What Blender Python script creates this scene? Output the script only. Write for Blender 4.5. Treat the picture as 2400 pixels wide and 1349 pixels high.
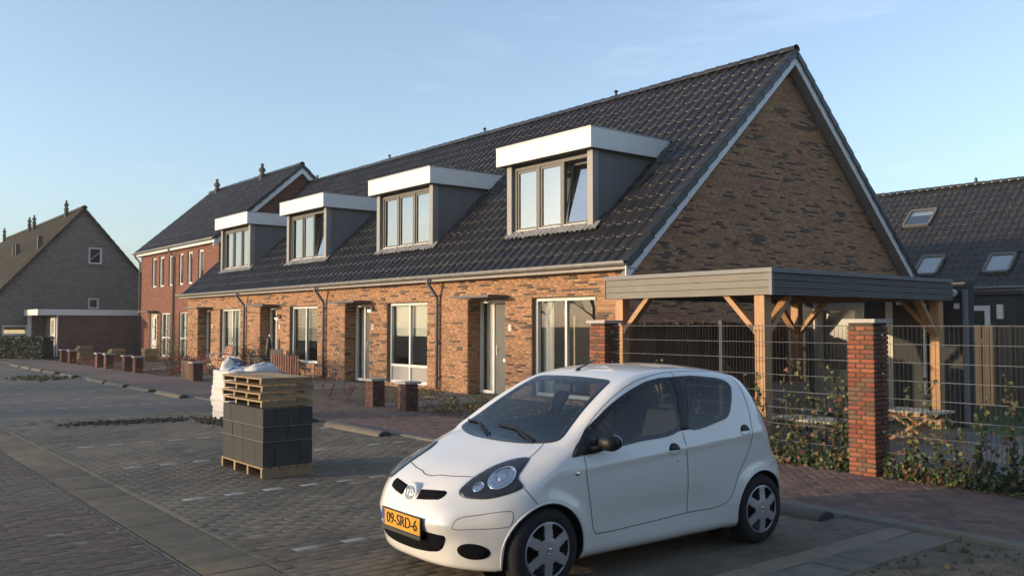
import bpy, bmesh, math, random
import numpy as np
from mathutils import Vector, Matrix
from mathutils.bvhtree import BVHTree

for _o in list(bpy.data.objects): bpy.data.objects.remove(_o)
rnd = random.Random(7); nrs = np.random.RandomState(11)
S = bpy.context.scene
COL = S.collection
R = math.radians

# ------------------------------------------------------------------ camera
CAM = Vector((12.348, -12.851, 1.70))
cam = bpy.data.cameras.new('camera'); cam.sensor_fit = 'HORIZONTAL'; cam.sensor_width = 36
cam.lens = 36 * 2093 / 2400; cam.clip_start = .05; cam.clip_end = 3000
camo = bpy.data.objects.new('camera', cam); COL.objects.link(camo)
camo.location = CAM; camo.rotation_euler = (R(90 + 2.3256), 0, R(51.2635))
S.camera = camo

# ------------------------------------------------------------------ sun and sky
SUN = Vector((-.45, -1.0, .145)).normalized()          # towards the sun
sun_el = math.asin(SUN.z); sun_az = math.atan2(SUN.x, SUN.y)
W = bpy.data.worlds.new('World'); S.world = W; W.use_nodes = True
nt = W.node_tree; nt.nodes.clear()
wo = nt.nodes.new('ShaderNodeOutputWorld'); bg = nt.nodes.new('ShaderNodeBackground')
sky = nt.nodes.new('ShaderNodeTexSky'); sky.sky_type = 'NISHITA'; sky.sun_disc = False
sky.sun_elevation = sun_el; sky.sun_rotation = sun_az; sky.altitude = 0
sky.air_density = 1.0; sky.dust_density = 1.2; sky.ozone_density = 3.1
# thin streaks of high cloud
tc = nt.nodes.new('ShaderNodeTexCoord'); mp = nt.nodes.new('ShaderNodeMapping'); mp.inputs['Scale'].default_value = (1.2, 2.0, 9.0)
mp.inputs['Rotation'].default_value = (R(8), R(-6), 0)
nz = nt.nodes.new('ShaderNodeTexNoise'); nz.inputs['Scale'].default_value = 1.6; nz.inputs['Detail'].default_value = 7; nz.inputs['Roughness'].default_value = .62
rp = nt.nodes.new('ShaderNodeValToRGB'); rp.color_ramp.elements[0].position = .56; rp.color_ramp.elements[1].position = .95
rp.color_ramp.elements[0].color = (0, 0, 0, 1); rp.color_ramp.elements[1].color = (.16, .16, .16, 1)
mx = nt.nodes.new('ShaderNodeMixRGB'); mx.blend_type = 'MIX'; mx.inputs['Color2'].default_value = (6.4, 6.3, 6.2, 1)
L = nt.links
L.new(tc.outputs['Generated'], mp.inputs['Vector']); L.new(mp.outputs['Vector'], nz.inputs['Vector'])
L.new(nz.outputs['Fac'], rp.inputs['Fac']); L.new(rp.outputs['Color'], mx.inputs['Fac'])
hsv = nt.nodes.new('ShaderNodeHueSaturation'); hsv.inputs['Saturation'].default_value = .74; hsv.inputs['Value'].default_value = 1.12   # hazy, less saturated air
L.new(sky.outputs['Color'], mx.inputs['Color1']); L.new(mx.outputs['Color'], hsv.inputs['Color']); L.new(hsv.outputs['Color'], bg.inputs['Color'])
bg.inputs['Strength'].default_value = .15
L.new(bg.outputs['Background'], wo.inputs['Surface'])
sl = bpy.data.lights.new('sun', 'SUN'); sl.energy = 2.15; sl.angle = R(.55); sl.color = (1.0, .74, .46)
so = bpy.data.objects.new('sun', sl); COL.objects.link(so); so.rotation_euler = SUN.to_track_quat('Z', 'Y').to_euler()
so.location = (-20, -40, 30)
S.view_settings.view_transform = 'Standard'; S.view_settings.look = 'None'; S.view_settings.gamma = 1; S.view_settings.exposure = 1.22
S.view_settings.use_curve_mapping = False
S.cycles.max_bounces = 8; S.cycles.transparent_max_bounces = 12; S.cycles.caustics_reflective = False; S.cycles.caustics_refractive = False

# ------------------------------------------------------------------ helpers
_f = np.array(camo.matrix_world if False else [0])
_s, _c = math.sin(R(38.7365)), math.cos(R(38.7365)); _p = R(2.3256)
def proj(P):
    d = np.asarray(P, float) - np.array(CAM)
    r = d[..., 0] * _s + d[..., 1] * _c; g = -d[..., 0] * _c + d[..., 1] * _s; u = d[..., 2]
    F = g * math.cos(_p) + u * math.sin(_p); V = -g * math.sin(_p) + u * math.cos(_p)
    F = np.where(F > .05, F, .0001)
    return 1200 + 2093 * r / F, 674.5 - 2093 * V / F, F
def inframe(P, m=40):
    x, y, F = proj(P); return (F > .1) & (x > -m) & (x < 2400 + m) & (y > -m) & (y < 1349 + m)

_mats = {}
def M(name, col, rough=.7, var=.12, vs=3.0, bump=0.0, bs=40, metal=0.0, spec=.4, rand=0.0, grain=None, coat=0.0, emis=None, stain=None, hue=0.0, pos=False):
    """procedural material: noise-varied colour, optional per-piece variation, fine relief, stains"""
    if name in _mats: return _mats[name]
    m = bpy.data.materials.new(name); m.use_nodes = True; t = m.node_tree; n = t.nodes; l = t.links
    b = n['Principled BSDF']; b.inputs['Roughness'].default_value = rough; b.inputs['Metallic'].default_value = metal
    b.inputs['Specular IOR Level'].default_value = spec; b.inputs['Coat Weight'].default_value = coat; b.inputs['Coat Roughness'].default_value = .04
    if pos: geo0 = n.new('ShaderNodeNewGeometry'); vec = geo0.outputs['Position']
    else: tcx = n.new('ShaderNodeTexCoord'); vec = tcx.outputs['Object']
    nz = n.new('ShaderNodeTexNoise'); nz.inputs['Scale'].default_value = vs; nz.inputs['Detail'].default_value = 6; nz.inputs['Roughness'].default_value = .65
    src = vec
    if grain:
        mp = n.new('ShaderNodeMapping'); mp.inputs['Scale'].default_value = grain; l.new(vec, mp.inputs['Vector']); src = mp.outputs['Vector']
    l.new(src, nz.inputs['Vector'])
    mr = n.new('ShaderNodeMapRange'); mr.inputs[1].default_value = .25; mr.inputs[2].default_value = .75
    mr.inputs[3].default_value = 1 - var; mr.inputs[4].default_value = 1 + var; l.new(nz.outputs['Fac'], mr.inputs[0])
    val = mr.outputs[0]
    hs = n.new('ShaderNodeHueSaturation'); hs.inputs['Color'].default_value = (*col, 1)
    if rand or hue:
        g = n.new('ShaderNodeNewGeometry'); oi = n.new('ShaderNodeObjectInfo')
        ad = n.new('ShaderNodeMath'); ad.operation = 'ADD'; l.new(g.outputs['Random Per Island'], ad.inputs[0]); l.new(oi.outputs['Random'], ad.inputs[1])
        fr = n.new('ShaderNodeMath'); fr.operation = 'FRACT'; l.new(ad.outputs[0], fr.inputs[0])
        m2 = n.new('ShaderNodeMapRange'); m2.inputs[3].default_value = 1 - rand; m2.inputs[4].default_value = 1 + rand; l.new(fr.outputs[0], m2.inputs[0])
        mu = n.new('ShaderNodeMath'); mu.operation = 'MULTIPLY'; l.new(val, mu.inputs[0]); l.new(m2.outputs[0], mu.inputs[1]); val = mu.outputs[0]
        if hue:
            k = n.new('ShaderNodeMath'); k.operation = 'MULTIPLY'; k.inputs[1].default_value = 7.31; l.new(fr.outputs[0], k.inputs[0])
            k2 = n.new('ShaderNodeMath'); k2.operation = 'FRACT'; l.new(k.outputs[0], k2.inputs[0])
            k3 = n.new('ShaderNodeMapRange'); k3.inputs[3].default_value = .5 - hue; k3.inputs[4].default_value = .5 + hue; l.new(k2.outputs[0], k3.inputs[0]); l.new(k3.outputs[0], hs.inputs['Hue'])
    l.new(val, hs.inputs['Value']); out = hs.outputs['Color']
    if stain:      # list of (colour, noise scale, threshold lo, hi, strength)
        g2 = n.new('ShaderNodeNewGeometry')
        for q, (sc_, ns_, lo, hi, st) in enumerate(stain):
            z2 = n.new('ShaderNodeTexNoise'); z2.inputs['Scale'].default_value = ns_; z2.inputs['Detail'].default_value = 8; z2.inputs['Roughness'].default_value = .7
            of = n.new('ShaderNodeVectorMath'); of.operation = 'ADD'; of.inputs[1].default_value = (13.7 * q + 3.1, 5.3 * q, 0); l.new(g2.outputs['Position'], of.inputs[0]); l.new(of.outputs[0], z2.inputs['Vector'])
            r2 = n.new('ShaderNodeMapRange'); r2.inputs[1].default_value = lo; r2.inputs[2].default_value = hi; r2.inputs[4].default_value = st; l.new(z2.outputs['Fac'], r2.inputs[0])
            mm = n.new('ShaderNodeMixRGB'); mm.inputs['Color2'].default_value = (*sc_, 1); l.new(r2.outputs[0], mm.inputs['Fac']); l.new(out, mm.inputs['Color1']); out = mm.outputs['Color']
    l.new(out, b.inputs['Base Color'])
    if bump:
        bz = n.new('ShaderNodeTexNoise'); bz.inputs['Scale'].default_value = bs; bz.inputs['Detail'].default_value = 5; l.new(src, bz.inputs['Vector'])
        bp = n.new('ShaderNodeBump'); bp.inputs['Strength'].default_value = min(1, bump); bp.inputs['Distance'].default_value = .01; l.new(bz.outputs['Fac'], bp.inputs['Height']); l.new(bp.outputs['Normal'], b.inputs['Normal'])
    if emis: b.inputs['Emission Color'].default_value = (*emis[:3], 1); b.inputs['Emission Strength'].default_value = emis[3]
    _mats[name] = m; return m

def glass(name, tint=(.8, .85, .85), refl=.12, rough=0.0, ior=1.5):
    if name in _mats: return _mats[name]
    m = bpy.data.materials.new(name); m.use_nodes = True; t = m.node_tree; n = t.nodes; l = t.links; n.clear()
    o = n.new('ShaderNodeOutputMaterial'); tr = n.new('ShaderNodeBsdfTransparent'); tr.inputs[0].default_value = (*tint, 1)
    gl = n.new('ShaderNodeBsdfGlossy'); gl.inputs['Roughness'].default_value = rough; gl.inputs[0].default_value = (1, 1, 1, 1)
    fr = n.new('ShaderNodeFresnel'); fr.inputs[0].default_value = ior
    ad = n.new('ShaderNodeMath'); ad.operation = 'ADD'; ad.use_clamp = True; ad.inputs[1].default_value = refl; l.new(fr.outputs[0], ad.inputs[0])
    nz = n.new('ShaderNodeTexNoise'); nz.inputs['Scale'].default_value = 1.1; bp = n.new('ShaderNodeBump'); bp.inputs['Strength'].default_value = .03; bp.inputs['Distance'].default_value = .03
    l.new(nz.outputs['Fac'], bp.inputs['Height']); l.new(bp.outputs['Normal'], gl.inputs['Normal'])
    gg = n.new('ShaderNodeNewGeometry'); iv = n.new('ShaderNodeMath'); iv.operation = 'SUBTRACT'; iv.inputs[0].default_value = 1; l.new(gg.outputs['Backfacing'], iv.inputs[1])
    mu = n.new('ShaderNodeMath'); mu.operation = 'MULTIPLY'; l.new(ad.outputs[0], mu.inputs[0]); l.new(iv.outputs[0], mu.inputs[1])      # one reflecting face per pane
    mx = n.new('ShaderNodeMixShader'); l.new(mu.outputs[0], mx.inputs[0]); l.new(tr.outputs[0], mx.inputs[1]); l.new(gl.outputs[0], mx.inputs[2]); l.new(mx.outputs[0], o.inputs[0])
    _mats[name] = m; return m

class MB:
    def __init__(s): s.v = []; s.f = []; s.m = []; s.k = 0
    def add(s, vs, fs):
        o = len(s.v); s.v += [tuple(p) for p in vs]; s.f += [tuple(i + o for i in f) for f in fs]; s.m += [s.k] * len(fs); return s
    def box(s, x0, x1, y0, y1, z0, z1, mtx=None):
        vs = [(x0, y0, z0), (x1, y0, z0), (x1, y1, z0), (x0, y1, z0), (x0, y0, z1), (x1, y0, z1), (x1, y1, z1), (x0, y1, z1)]
        if mtx: vs = [mtx @ Vector(p) for p in vs]
        return s.add(vs, [(0, 3, 2, 1), (4, 5, 6, 7), (0, 1, 5, 4), (1, 2, 6, 5), (2, 3, 7, 6), (3, 0, 4, 7)])
    def bar(s, a, b, w, h, up=(0, 0, 1)):
        a = Vector(a); b = Vector(b); d = (b - a).normalized(); u = Vector(up); r = d.cross(u).normalized(); u = r.cross(d)
        vs = []
        for p in (a, b):
            for i, j in ((-1, -1), (1, -1), (1, 1), (-1, 1)): vs.append(p + r * w / 2 * i + u * h / 2 * j)
        return s.add(vs, [(0, 1, 2, 3), (7, 6, 5, 4), (0, 4, 5, 1), (1, 5, 6, 2), (2, 6, 7, 3), (3, 7, 4, 0)])
    def tube(s, path, r, n=8, caps=True):
        P = [Vector(p) for p in path]; rs = r if isinstance(r, (list, tuple)) else [r] * len(P); vs = []; prev = None
        for i, p in enumerate(P):
            d = (P[min(i + 1, len(P) - 1)] - P[max(i - 1, 0)]).normalized()
            if prev is None: a = d.cross(Vector((.13, .2, 1)) if abs(d.z) < .95 else Vector((1, .1, 0))).normalized()
            else: a = (prev - d * prev.dot(d)).normalized()
            prev = a; b = d.cross(a)
            for k in range(n): t = 2 * math.pi * k / n; vs.append(p + (a * math.cos(t) + b * math.sin(t)) * rs[i])
        fs = [(i * n + k, i * n + (k + 1) % n, (i + 1) * n + (k + 1) % n, (i + 1) * n + k) for i in range(len(P) - 1) for k in range(n)]
        if caps: fs += [tuple(range(n))[::-1], tuple((len(P) - 1) * n + k for k in range(n))]
        return s.add(vs, fs)
    def lathe(s, prof, c=(0, 0, 0), n=16, mtx=None):
        vs = []; c = Vector(c)
        for r, z in prof:
            for k in range(n): t = 2 * math.pi * k / n; vs.append(Vector((r * math.cos(t), r * math.sin(t), z)))
        vs = [(mtx @ p if mtx else p) + c for p in vs]
        fs = [(i * n + k, i * n + (k + 1) % n, (i + 1) * n + (k + 1) % n, (i + 1) * n + k) for i in range(len(prof) - 1) for k in range(n)]
        return s.add(vs, fs)
    def extr(s, prof, x0, x1, caps=True, closed=True):       # profile (y,z) swept along x
        n = len(prof); vs = [(x0, y, z) for y, z in prof] + [(x1, y, z) for y, z in prof]
        fs = [(k, (k + 1) % n, n + (k + 1) % n, n + k) for k in range(n if closed else n - 1)]
        if caps and closed: fs += [tuple(range(n))[::-1], tuple(range(n, 2 * n))]
        return s.add(vs, fs)
    def build(s, name, mats, parent=None, smooth=False, loc=None, fixn=False):
        me = bpy.data.meshes.new(name); me.from_pydata(s.v, [], s.f); mats = mats if isinstance(mats, (list, tuple)) else [mats]
        for m in mats: me.materials.append(m)
        if len(mats) > 1: me.polygons.foreach_set('material_index', s.m)
        if fixn:
            bm = bmesh.new(); bm.from_mesh(me); bmesh.ops.recalc_face_normals(bm, faces=bm.faces); bm.to_mesh(me); bm.free()
        if smooth: me.polygons.foreach_set('use_smooth', [True] * len(me.polygons))
        me.update(); return link(name, me, parent, loc)

def link(name, me, parent=None, loc=None):
    o = bpy.data.objects.new(name, me); COL.objects.link(o)
    if parent is not None: o.parent = parent
    if loc is not None: o.location = loc
    return o
def tag(o, label, cat, group=None):
    o['label'] = label; o['category'] = cat
    if group: o['group'] = group
    return o
def thing(name, label, cat, loc=(0, 0, 0), rz=0, group=None):
    o = bpy.data.objects.new(name, None); COL.objects.link(o); o.location = loc; o.rotation_euler = (0, 0, rz); o.empty_display_size = .1
    return tag(o, label, cat, group)
def struct(o): o['kind'] = 'structure'; return o
def stuff(o): o['kind'] = 'stuff'; return o
def copy_tree(o, parent=None):
    c = o.copy(); COL.objects.link(c)
    if parent is not None: c.parent = parent
    for ch in list(o.children): copy_tree(ch, c)
    return c
def npmesh(name, V, F, mi=None, mats=(), smooth=False):
    me = bpy.data.meshes.new(name); V = np.asarray(V, np.float32); F = np.asarray(F, np.int32); k = F.shape[1]
    me.vertices.add(len(V)); me.vertices.foreach_set('co', V.ravel()); me.loops.add(F.size); me.loops.foreach_set('vertex_index', F.ravel())
    me.polygons.add(len(F)); me.polygons.foreach_set('loop_start', np.arange(len(F), dtype=np.int32) * k)
    for m in mats: me.materials.append(m)
    if mi is not None: me.polygons.foreach_set('material_index', np.asarray(mi, np.int32))
    if smooth: me.polygons.foreach_set('use_smooth', np.ones(len(F), bool))
    me.update(calc_edges=True); return me
def pieces(name, rest, base, mats, MT, MI, parent, nind, off=(0, 0, 0), smooth=False, keep=None):
    """alike pieces: base=(verts, quads); MT list of 4x4 (world minus off); the nind nearest in view become parts, the rest one joined part"""
    V0 = np.asarray(base[0], float); F0 = np.asarray(base[1], int); MT = np.asarray(MT, float); MI = np.asarray(MI, int)
    if not len(MT): return []
    cen = MT[:, :3, 3] + np.asarray(off); d = np.linalg.norm(cen - np.array(CAM), axis=1); vis = inframe(cen)
    if keep is not None: vis &= keep(cen)
    order = np.argsort(np.where(vis, d, d + 1e4)); ind = order[:nind]; ind = ind[vis[ind]]; isin = np.zeros(len(MT), bool); isin[ind] = True
    mes = {}; out = []
    for i in ind:
        k = int(MI[i])
        if k not in mes: mes[k] = npmesh(name, V0, F0, None, [mats[k]], smooth)
        o = bpy.data.objects.new(name, mes[k]); COL.objects.link(o); o.parent = parent; o.matrix_local = Matrix(MT[i].tolist()); out.append(o)
    ro = np.where(~isin)[0]
    if len(ro):
        A = MT[ro]; V = np.einsum('nij,vj->nvi', A[:, :3, :3], V0) + A[:, None, :3, 3]
        F = F0[None] + (np.arange(len(ro)) * len(V0))[:, None, None]
        me = npmesh(rest, V.reshape(-1, 3), F.reshape(-1, F0.shape[1]), np.repeat(MI[ro], len(F0)), mats, smooth)
        stuff(link(rest, me, parent))
    return out
def TM(o, sx=1, sy=1, sz=1, ax=(1, 0, 0), ay=(0, 1, 0), az=(0, 0, 1)):
    m = np.eye(4); m[:3, 0] = np.array(ax) * sx; m[:3, 1] = np.array(ay) * sy; m[:3, 2] = np.array(az) * sz; m[:3, 3] = o; return m
# unit brick: front face at y=0 looking -y, x 0..1, z 0..1, depth 1 behind, small arris
def ubrick(a=.02, c=.12):
    v = [(a, 0, c), (1 - a, 0, c), (1 - a, 0, 1 - c), (a, 0, 1 - c), (0, .5, 0), (1, .5, 0), (1, .5, 1), (0, .5, 1), (0, 1, 0), (1, 1, 0), (1, 1, 1), (0, 1, 1)]
    f = [(0, 1, 2, 3), (0, 4, 5, 1), (1, 5, 6, 2), (2, 6, 7, 3), (3, 7, 4, 0), (4, 8, 9, 5), (5, 9, 10, 6), (6, 10, 11, 7), (7, 11, 8, 4)]
    return v, f
UB = ubrick()
# ------------------------------------------------------------------ materials
SAND = (.30, .235, .145)
m_soil = M('soil', (.075, .058, .042), .95, .45, 5, 1, 30, pos=True, stain=[((.16, .125, .085), .7, .45, .62, .7)])
m_darksoil = M('dark_soil', (.05, .041, .031), .95, .4, 9, 1, 35, pos=True)
m_sandbed = M('joint_sand', (.20, .17, .125), .95, .25, 6, .5, 60, pos=True)
m_grass = M('lawn', (.05, .085, .025), .9, .4, 4, .6, 60, pos=True)
stP = [((.23, .19, .135), .55, .43, .64, .75), ((.05, .05, .052), 1.3, .57, .72, .5), ((.21, .18, .14), 3.5, .58, .75, .45)]
m_grey = [M('grey_paver_a', (.122, .106, .080), .88, .25, 14, .6, 90, rand=.10, stain=stP), M('grey_paver_b', (.102, .090, .070), .88, .25, 14, .6, 90, rand=.10, stain=stP),
          M('white_paver', (.33, .315, .275), .8, .2, 14, .4, 90, rand=.12, stain=[((.2, .17, .13), 2.0, .5, .72, .5)])]
m_red = [M('red_paver_a', (.128, .100, .074), .85, .2, 14, .5, 90, rand=.12, hue=.012, stain=[((.175, .15, .12), .6, .46, .68, .7), ((.05, .045, .045), 1.6, .58, .75, .4)]),
         M('red_paver_b', (.108, .086, .066), .85, .2, 14, .5, 90, rand=.12, hue=.012, stain=[((.175, .15, .12), .6, .46, .68, .7), ((.05, .045, .045), 1.6, .58, .75, .4)])]
m_walk = [M('walk_paver_a', (.175, .112, .086), .85, .2, 14, .5, 90, rand=.2, hue=.012, stain=[((.26, .19, .14), 1.0, .52, .72, .5)]),
          M('walk_paver_b', (.145, .098, .083), .85, .2, 14, .5, 90, rand=.2, hue=.012, stain=[((.26, .19, .14), 1.0, .52, .72, .5)])]
m_conc = M('concrete', (.15, .14, .118), .85, .18, 5, .5, 70, pos=True, rand=.08, stain=[((.18, .145, .095), .8, .44, .62, .8), ((.07, .065, .055), 1.9, .5, .7, .6)])
m_band = M('sandy_concrete_band', (.130, .110, .078), .9, .22, 5, .6, 60, pos=True, rand=.12, stain=[((.29, .21, .11), .45, .46, .62, .85), ((.08, .073, .06), 1.4, .54, .70, .6)])
m_tilegrey = M('garden_tile', (.165, .15, .13), .85, .15, 4, .3, 60, pos=True, rand=.1, stain=[((.14, .125, .1), 1.2, .5, .7, .5)])

def paving(name, ca, cb, cj, sx, sy, stain=(.25, .2, .14), st=.5):
    m = bpy.data.materials.new(name); m.use_nodes = True; t = m.node_tree; n = t.nodes; l = t.links; b = n['Principled BSDF']; b.inputs['Roughness'].default_value = .85
    g = n.new('ShaderNodeNewGeometry'); mp = n.new('ShaderNodeMapping'); mp.inputs['Rotation'].default_value = (0, 0, R(90)); l.new(g.outputs['Position'], mp.inputs['Vector'])
    br = n.new('ShaderNodeTexBrick'); br.inputs['Scale'].default_value = 1; br.inputs['Brick Width'].default_value = sx; br.inputs['Row Height'].default_value = sy; br.inputs['Mortar Size'].default_value = .006
    br.inputs['Color1'].default_value = (*ca, 1); br.inputs['Color2'].default_value = (*cb, 1); br.inputs['Mortar'].default_value = (*cj, 1); l.new(mp.outputs[0], br.inputs['Vector'])
    nz = n.new('ShaderNodeTexNoise'); nz.inputs['Scale'].default_value = .6; nz.inputs['Detail'].default_value = 9; nz.inputs['Roughness'].default_value = .7; l.new(g.outputs['Position'], nz.inputs['Vector'])
    mr = n.new('ShaderNodeMapRange'); mr.inputs[1].default_value = .46; mr.inputs[2].default_value = .68; mr.inputs[4].default_value = st; l.new(nz.outputs['Fac'], mr.inputs[0])
    mm = n.new('ShaderNodeMixRGB'); mm.inputs['Color2'].default_value = (*stain, 1); l.new(mr.outputs[0], mm.inputs['Fac']); l.new(br.outputs['Color'], mm.inputs['Color1']); l.new(mm.outputs[0], b.inputs['Base Color'])
    bp = n.new('ShaderNodeBump'); bp.inputs['Strength'].default_value = .5; bp.inputs['Distance'].default_value = .006; bp.invert = True; l.new(br.outputs['Fac'], bp.inputs['Height']); l.new(bp.outputs[0], b.inputs['Normal'])
    return m
m_farred = paving('far_road_paving', (.128, .100, .074), (.108, .086, .066), (.11, .09, .065), .205, .105)
m_fargrey = paving('far_parking_paving', (.120, .110, .090), (.100, .093, .079), (.13, .115, .088), .205, .105)
m_farwalk = paving('far_sidewalk_paving', (.18, .116, .094), (.145, .098, .083), (.13, .10, .08), .205, .105, (.25, .185, .14), .4)

# ------------------------------------------------------------------ ground, road, parking, sidewalk
def sheet(name, x0, x1, y0, y1, z, m, nx=1, ny=1, amp=0, parent=None):
    mb = MB(); vs = []
    for j in range(ny + 1):
        for i in range(nx + 1): vs.append((x0 + (x1 - x0) * i / nx, y0 + (y1 - y0) * j / ny, z + (rnd.uniform(-amp, amp) if amp else 0)))
    mb.add(vs, [(j * (nx + 1) + i, j * (nx + 1) + i + 1, (j + 1) * (nx + 1) + i + 1, (j + 1) * (nx + 1) + i) for j in range(ny) for i in range(nx)])
    return mb.build(name, m, parent, smooth=amp > 0)
struct(sheet('ground', -400, 400, -400, 400, -.06, m_soil))
GX0, GX1 = -90, 60
road = struct(sheet('road', GX0, GX1, -22, -10.66, -.0028, m_sandbed))
far_r = struct(sheet('road_surface', GX0, -6.5, -22, -10.67, -.001, m_farred, parent=road)); del far_r['kind']
park = struct(sheet('parking_pavement', -44, 8.62, -10.19, -5.58, -.0026, m_sandbed))
far_p = sheet('parking_surface', -44, -5.4, -10.18, -5.60, -.001, m_fargrey, parent=park)
band = struct(sheet('gutter_band', GX0, GX1, -10.66, -10.19, -.010, m_soil))
walk = struct(sheet('sidewalk', GX0, GX1, -5.44, -3.44, .008, m_sandbed))
far_w = sheet('sidewalk_surface', GX0, -9.5, -5.44, -3.45, .0165, m_farwalk, parent=walk)
kerb = struct(sheet('kerb', GX0, GX1, -5.60, -5.42, -.02, m_sandbed))

def upaver(b=.004, h=.03):       # unit paver in x (0..1 scaled), real chamfer handled by ratio
    a, c = .022, .011
    v = [(a, c, 0), (1 - a, c, 0), (1 - a, 1 - c, 0), (a, 1 - c, 0), (0, 0, -.025), (1, 0, -.025), (1, 1, -.025), (0, 1, -.025), (0, 0, -1), (1, 0, -1), (1, 1, -1), (0, 1, -1)]
    f = [(0, 1, 2, 3), (0, 4, 5, 1), (1, 5, 6, 2), (2, 6, 7, 3), (3, 7, 4, 0), (4, 8, 9, 5), (5, 9, 10, 6), (6, 10, 11, 7), (7, 11, 8, 4)]
    return v, f
UP = upaver()
def paver_rows(x0, x1, y0, y1, bw, bl, z, mats_pick, skip=None, gap=.006):
    """columns of bricks end to end along y, neighbouring columns shifted by half"""
    MT = []; MI = []
    nx = int(round((x1 - x0) / bw)); bw = (x1 - x0) / nx
    for i in range(nx):
        xa = x0 + i * bw; y = y0 - (bl / 2 if i % 2 else 0)
        while y < y1 - .01:
            a = max(y, y0); b = min(y + bl, y1)
            if b - a > .03 and not (skip and skip(xa + bw / 2, (a + b) / 2)):
                j = rnd.gauss(0, .0011); t = rnd.gauss(0, .004)
                MT.append(TM((xa + gap / 2, a + gap / 2, z + j), bw - gap, b - a - gap, .03, ax=(math.cos(t), math.sin(t), rnd.gauss(0, .004)), ay=(-math.sin(t), math.cos(t), rnd.gauss(0, .003)))); MI.append(mats_pick(xa + bw / 2, (a + b) / 2, i))
            y += bl
    return MT, MI
BAYS = [6.03, 3.57, 1.20, -1.08]
def pick_park(x, y, i):
    for bx in BAYS:
        if abs(x - bx) < .052 and int(math.floor((y + 10.19) / .205)) % 2 == 0 and y > -10.0 and rnd.random() < .72: return 2
    return 0 if rnd.random() < .6 else 1
MT, MI = paver_rows(-3.62, 8.42, -10.18, -5.60, .1025, .205, 0, pick_park)
pieces('paver', 'paver_field', UP, m_grey, MT, MI, park, 300)
MT, MI = paver_rows(-6.5, 9.5, -14.0, -10.68, .1025, .205, 0, lambda x, y, i: 0 if rnd.random() < .6 else 1)
pieces('paver', 'paver_field', UP, m_red, MT, MI, road, 300)
struct(sheet('road_near', -6.5, GX1, -22, -14.0, -.001, m_farred, parent=road)); 
# far bays: white marking bricks laid in the grey paving
MT = []; MI = []
for bx in (-7.6, -9.85, -12.2, -14.5, -20.2, -22.6, -25.0):
    y = -9.9
    while y < -6.4: MT.append(TM((bx, y, .002), .10, .2, .02)); MI.append(0); y += .41
pieces('marking_brick', 'marking_bricks', UP, [m_grey[2]], MT, MI, park, 60)
# concrete gutter band of flat tiles
MT = []
x = -30.0
while x < 12.5:
    MT.append(TM((x + .003, -10.640, rnd.gauss(0, .0015)), .299, .444, .03))
    x += .302
pieces('band_tile', 'band_tiles', UP, [m_band], MT, [0] * len(MT), band, 120)
# kerb stones
MT = []; x = -40.0
while x < 14: MT.append(TM((x, -5.60, .028 + rnd.gauss(0, .002)), .99, .165, .06)); x += 1.0
pieces('kerb_stone', 'kerb_stones', UP, [m_conc], MT, [0] * len(MT), kerb, 60)
# sidewalk in herringbone
def herring(x0, x1, y0, y1, L_, z):
    w = L_ / 2; MT = []; MI = []
    # lattice: horizontal brick at (k, m) then vertical brick beside it
    c, s_ = math.cos(R(45)), math.sin(R(45)); ox, oy = (x0 + x1) / 2, (y0 + y1) / 2
    N = int(max(x1 - x0, y1 - y0) / w) + 4
    for a in range(-N, N):
        for b in range(-N, N):
            u = (a + 2 * b) * w; v = (a - 2 * b) * w
            for (pu, pv, su, sv) in ((u, v, L_, w), (u - w, v, w, L_)):
                cx_, cy_ = pu + su / 2, pv + sv / 2
                X_, Y_ = ox + c * cx_ - s_ * cy_, oy + s_ * cx_ + c * cy_
                if x0 + .06 < X_ < x1 - .06 and y0 + .07 < Y_ < y1 - .07:
                    Xo, Yo = ox + c * pu - s_ * pv, oy + s_ * pu + c * pv; g = .005
                    Xo += c * g / 2 - s_ * g / 2; Yo += s_ * g / 2 + c * g / 2
                    MT.append(TM((Xo, Yo, z + rnd.gauss(0, .001)), su - g, sv - g, .03, ax=(c, s_, rnd.gauss(0, .004)), ay=(-s_, c, rnd.gauss(0, .004)))); MI.append(0 if rnd.random() < .6 else 1)
    return MT, MI
MT, MI = herring(-9.5, 12.6, -5.56, -3.38, .205, .02)
pieces('paver', 'paver_field', UP, m_walk, MT, MI, walk, 300)
# front gardens and the yard beside the end house
yard = struct(sheet('garden_ground', -34, 30, -3.44, 40, -.002, m_soil))
MT = []
def tiles(x0, x1, y0, y1, s_, z=.012):
    y = y0
    while y < y1 - .02:
        x = x0
        while x < x1 - .02: MT.append(TM((x + .002, y + .002, z + rnd.gauss(0, .0012)), min(s_, x1 - x) - .005, min(s_, y1 - y) - .005, .03)); x += s_
        y += s_
for k in range(4):
    o = -6.27 * k
    tiles(-6.2 + o, -3.4 + o, -1.35, -.02, .3); tiles(-4.4 + o, -3.2 + o, -3.44, -1.35, .3)
tiles(2.2, 12.0, -3.2, 1.6, .3)
tiles(-13.0, -9.0, -2.6, -.05, .3)
pieces('garden_tile', 'garden_tiles', UP, [m_tilegrey], MT, [0] * len(MT), yard, 300)
lawn = struct(sheet('lawn', 4.0, 26, 1.62, 6.4, .006, m_grass))
# bare strip of sand to the right of the parking bay
sand_r = struct(sheet('sand_strip', 8.98, 13.5, -10.16, -5.62, -.004, M('loose_sand', (.13, .108, .072), .95, .35, 3, 1, 25, pos=True, stain=[((.06, .055, .035), 1.3, .50, .62, .85), ((.035, .05, .02), 4.0, .60, .7, .7)]), 60, 60, .012))
MT = []; y = -10.15
while y < -5.7: MT.append(TM((8.63, y, .0 + rnd.gauss(0, .002)), .345, .296, .03)); y += .302
pieces('edge_tile', 'edge_tiles', UP, [m_conc], MT, [0] * len(MT), park, 40)

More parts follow.
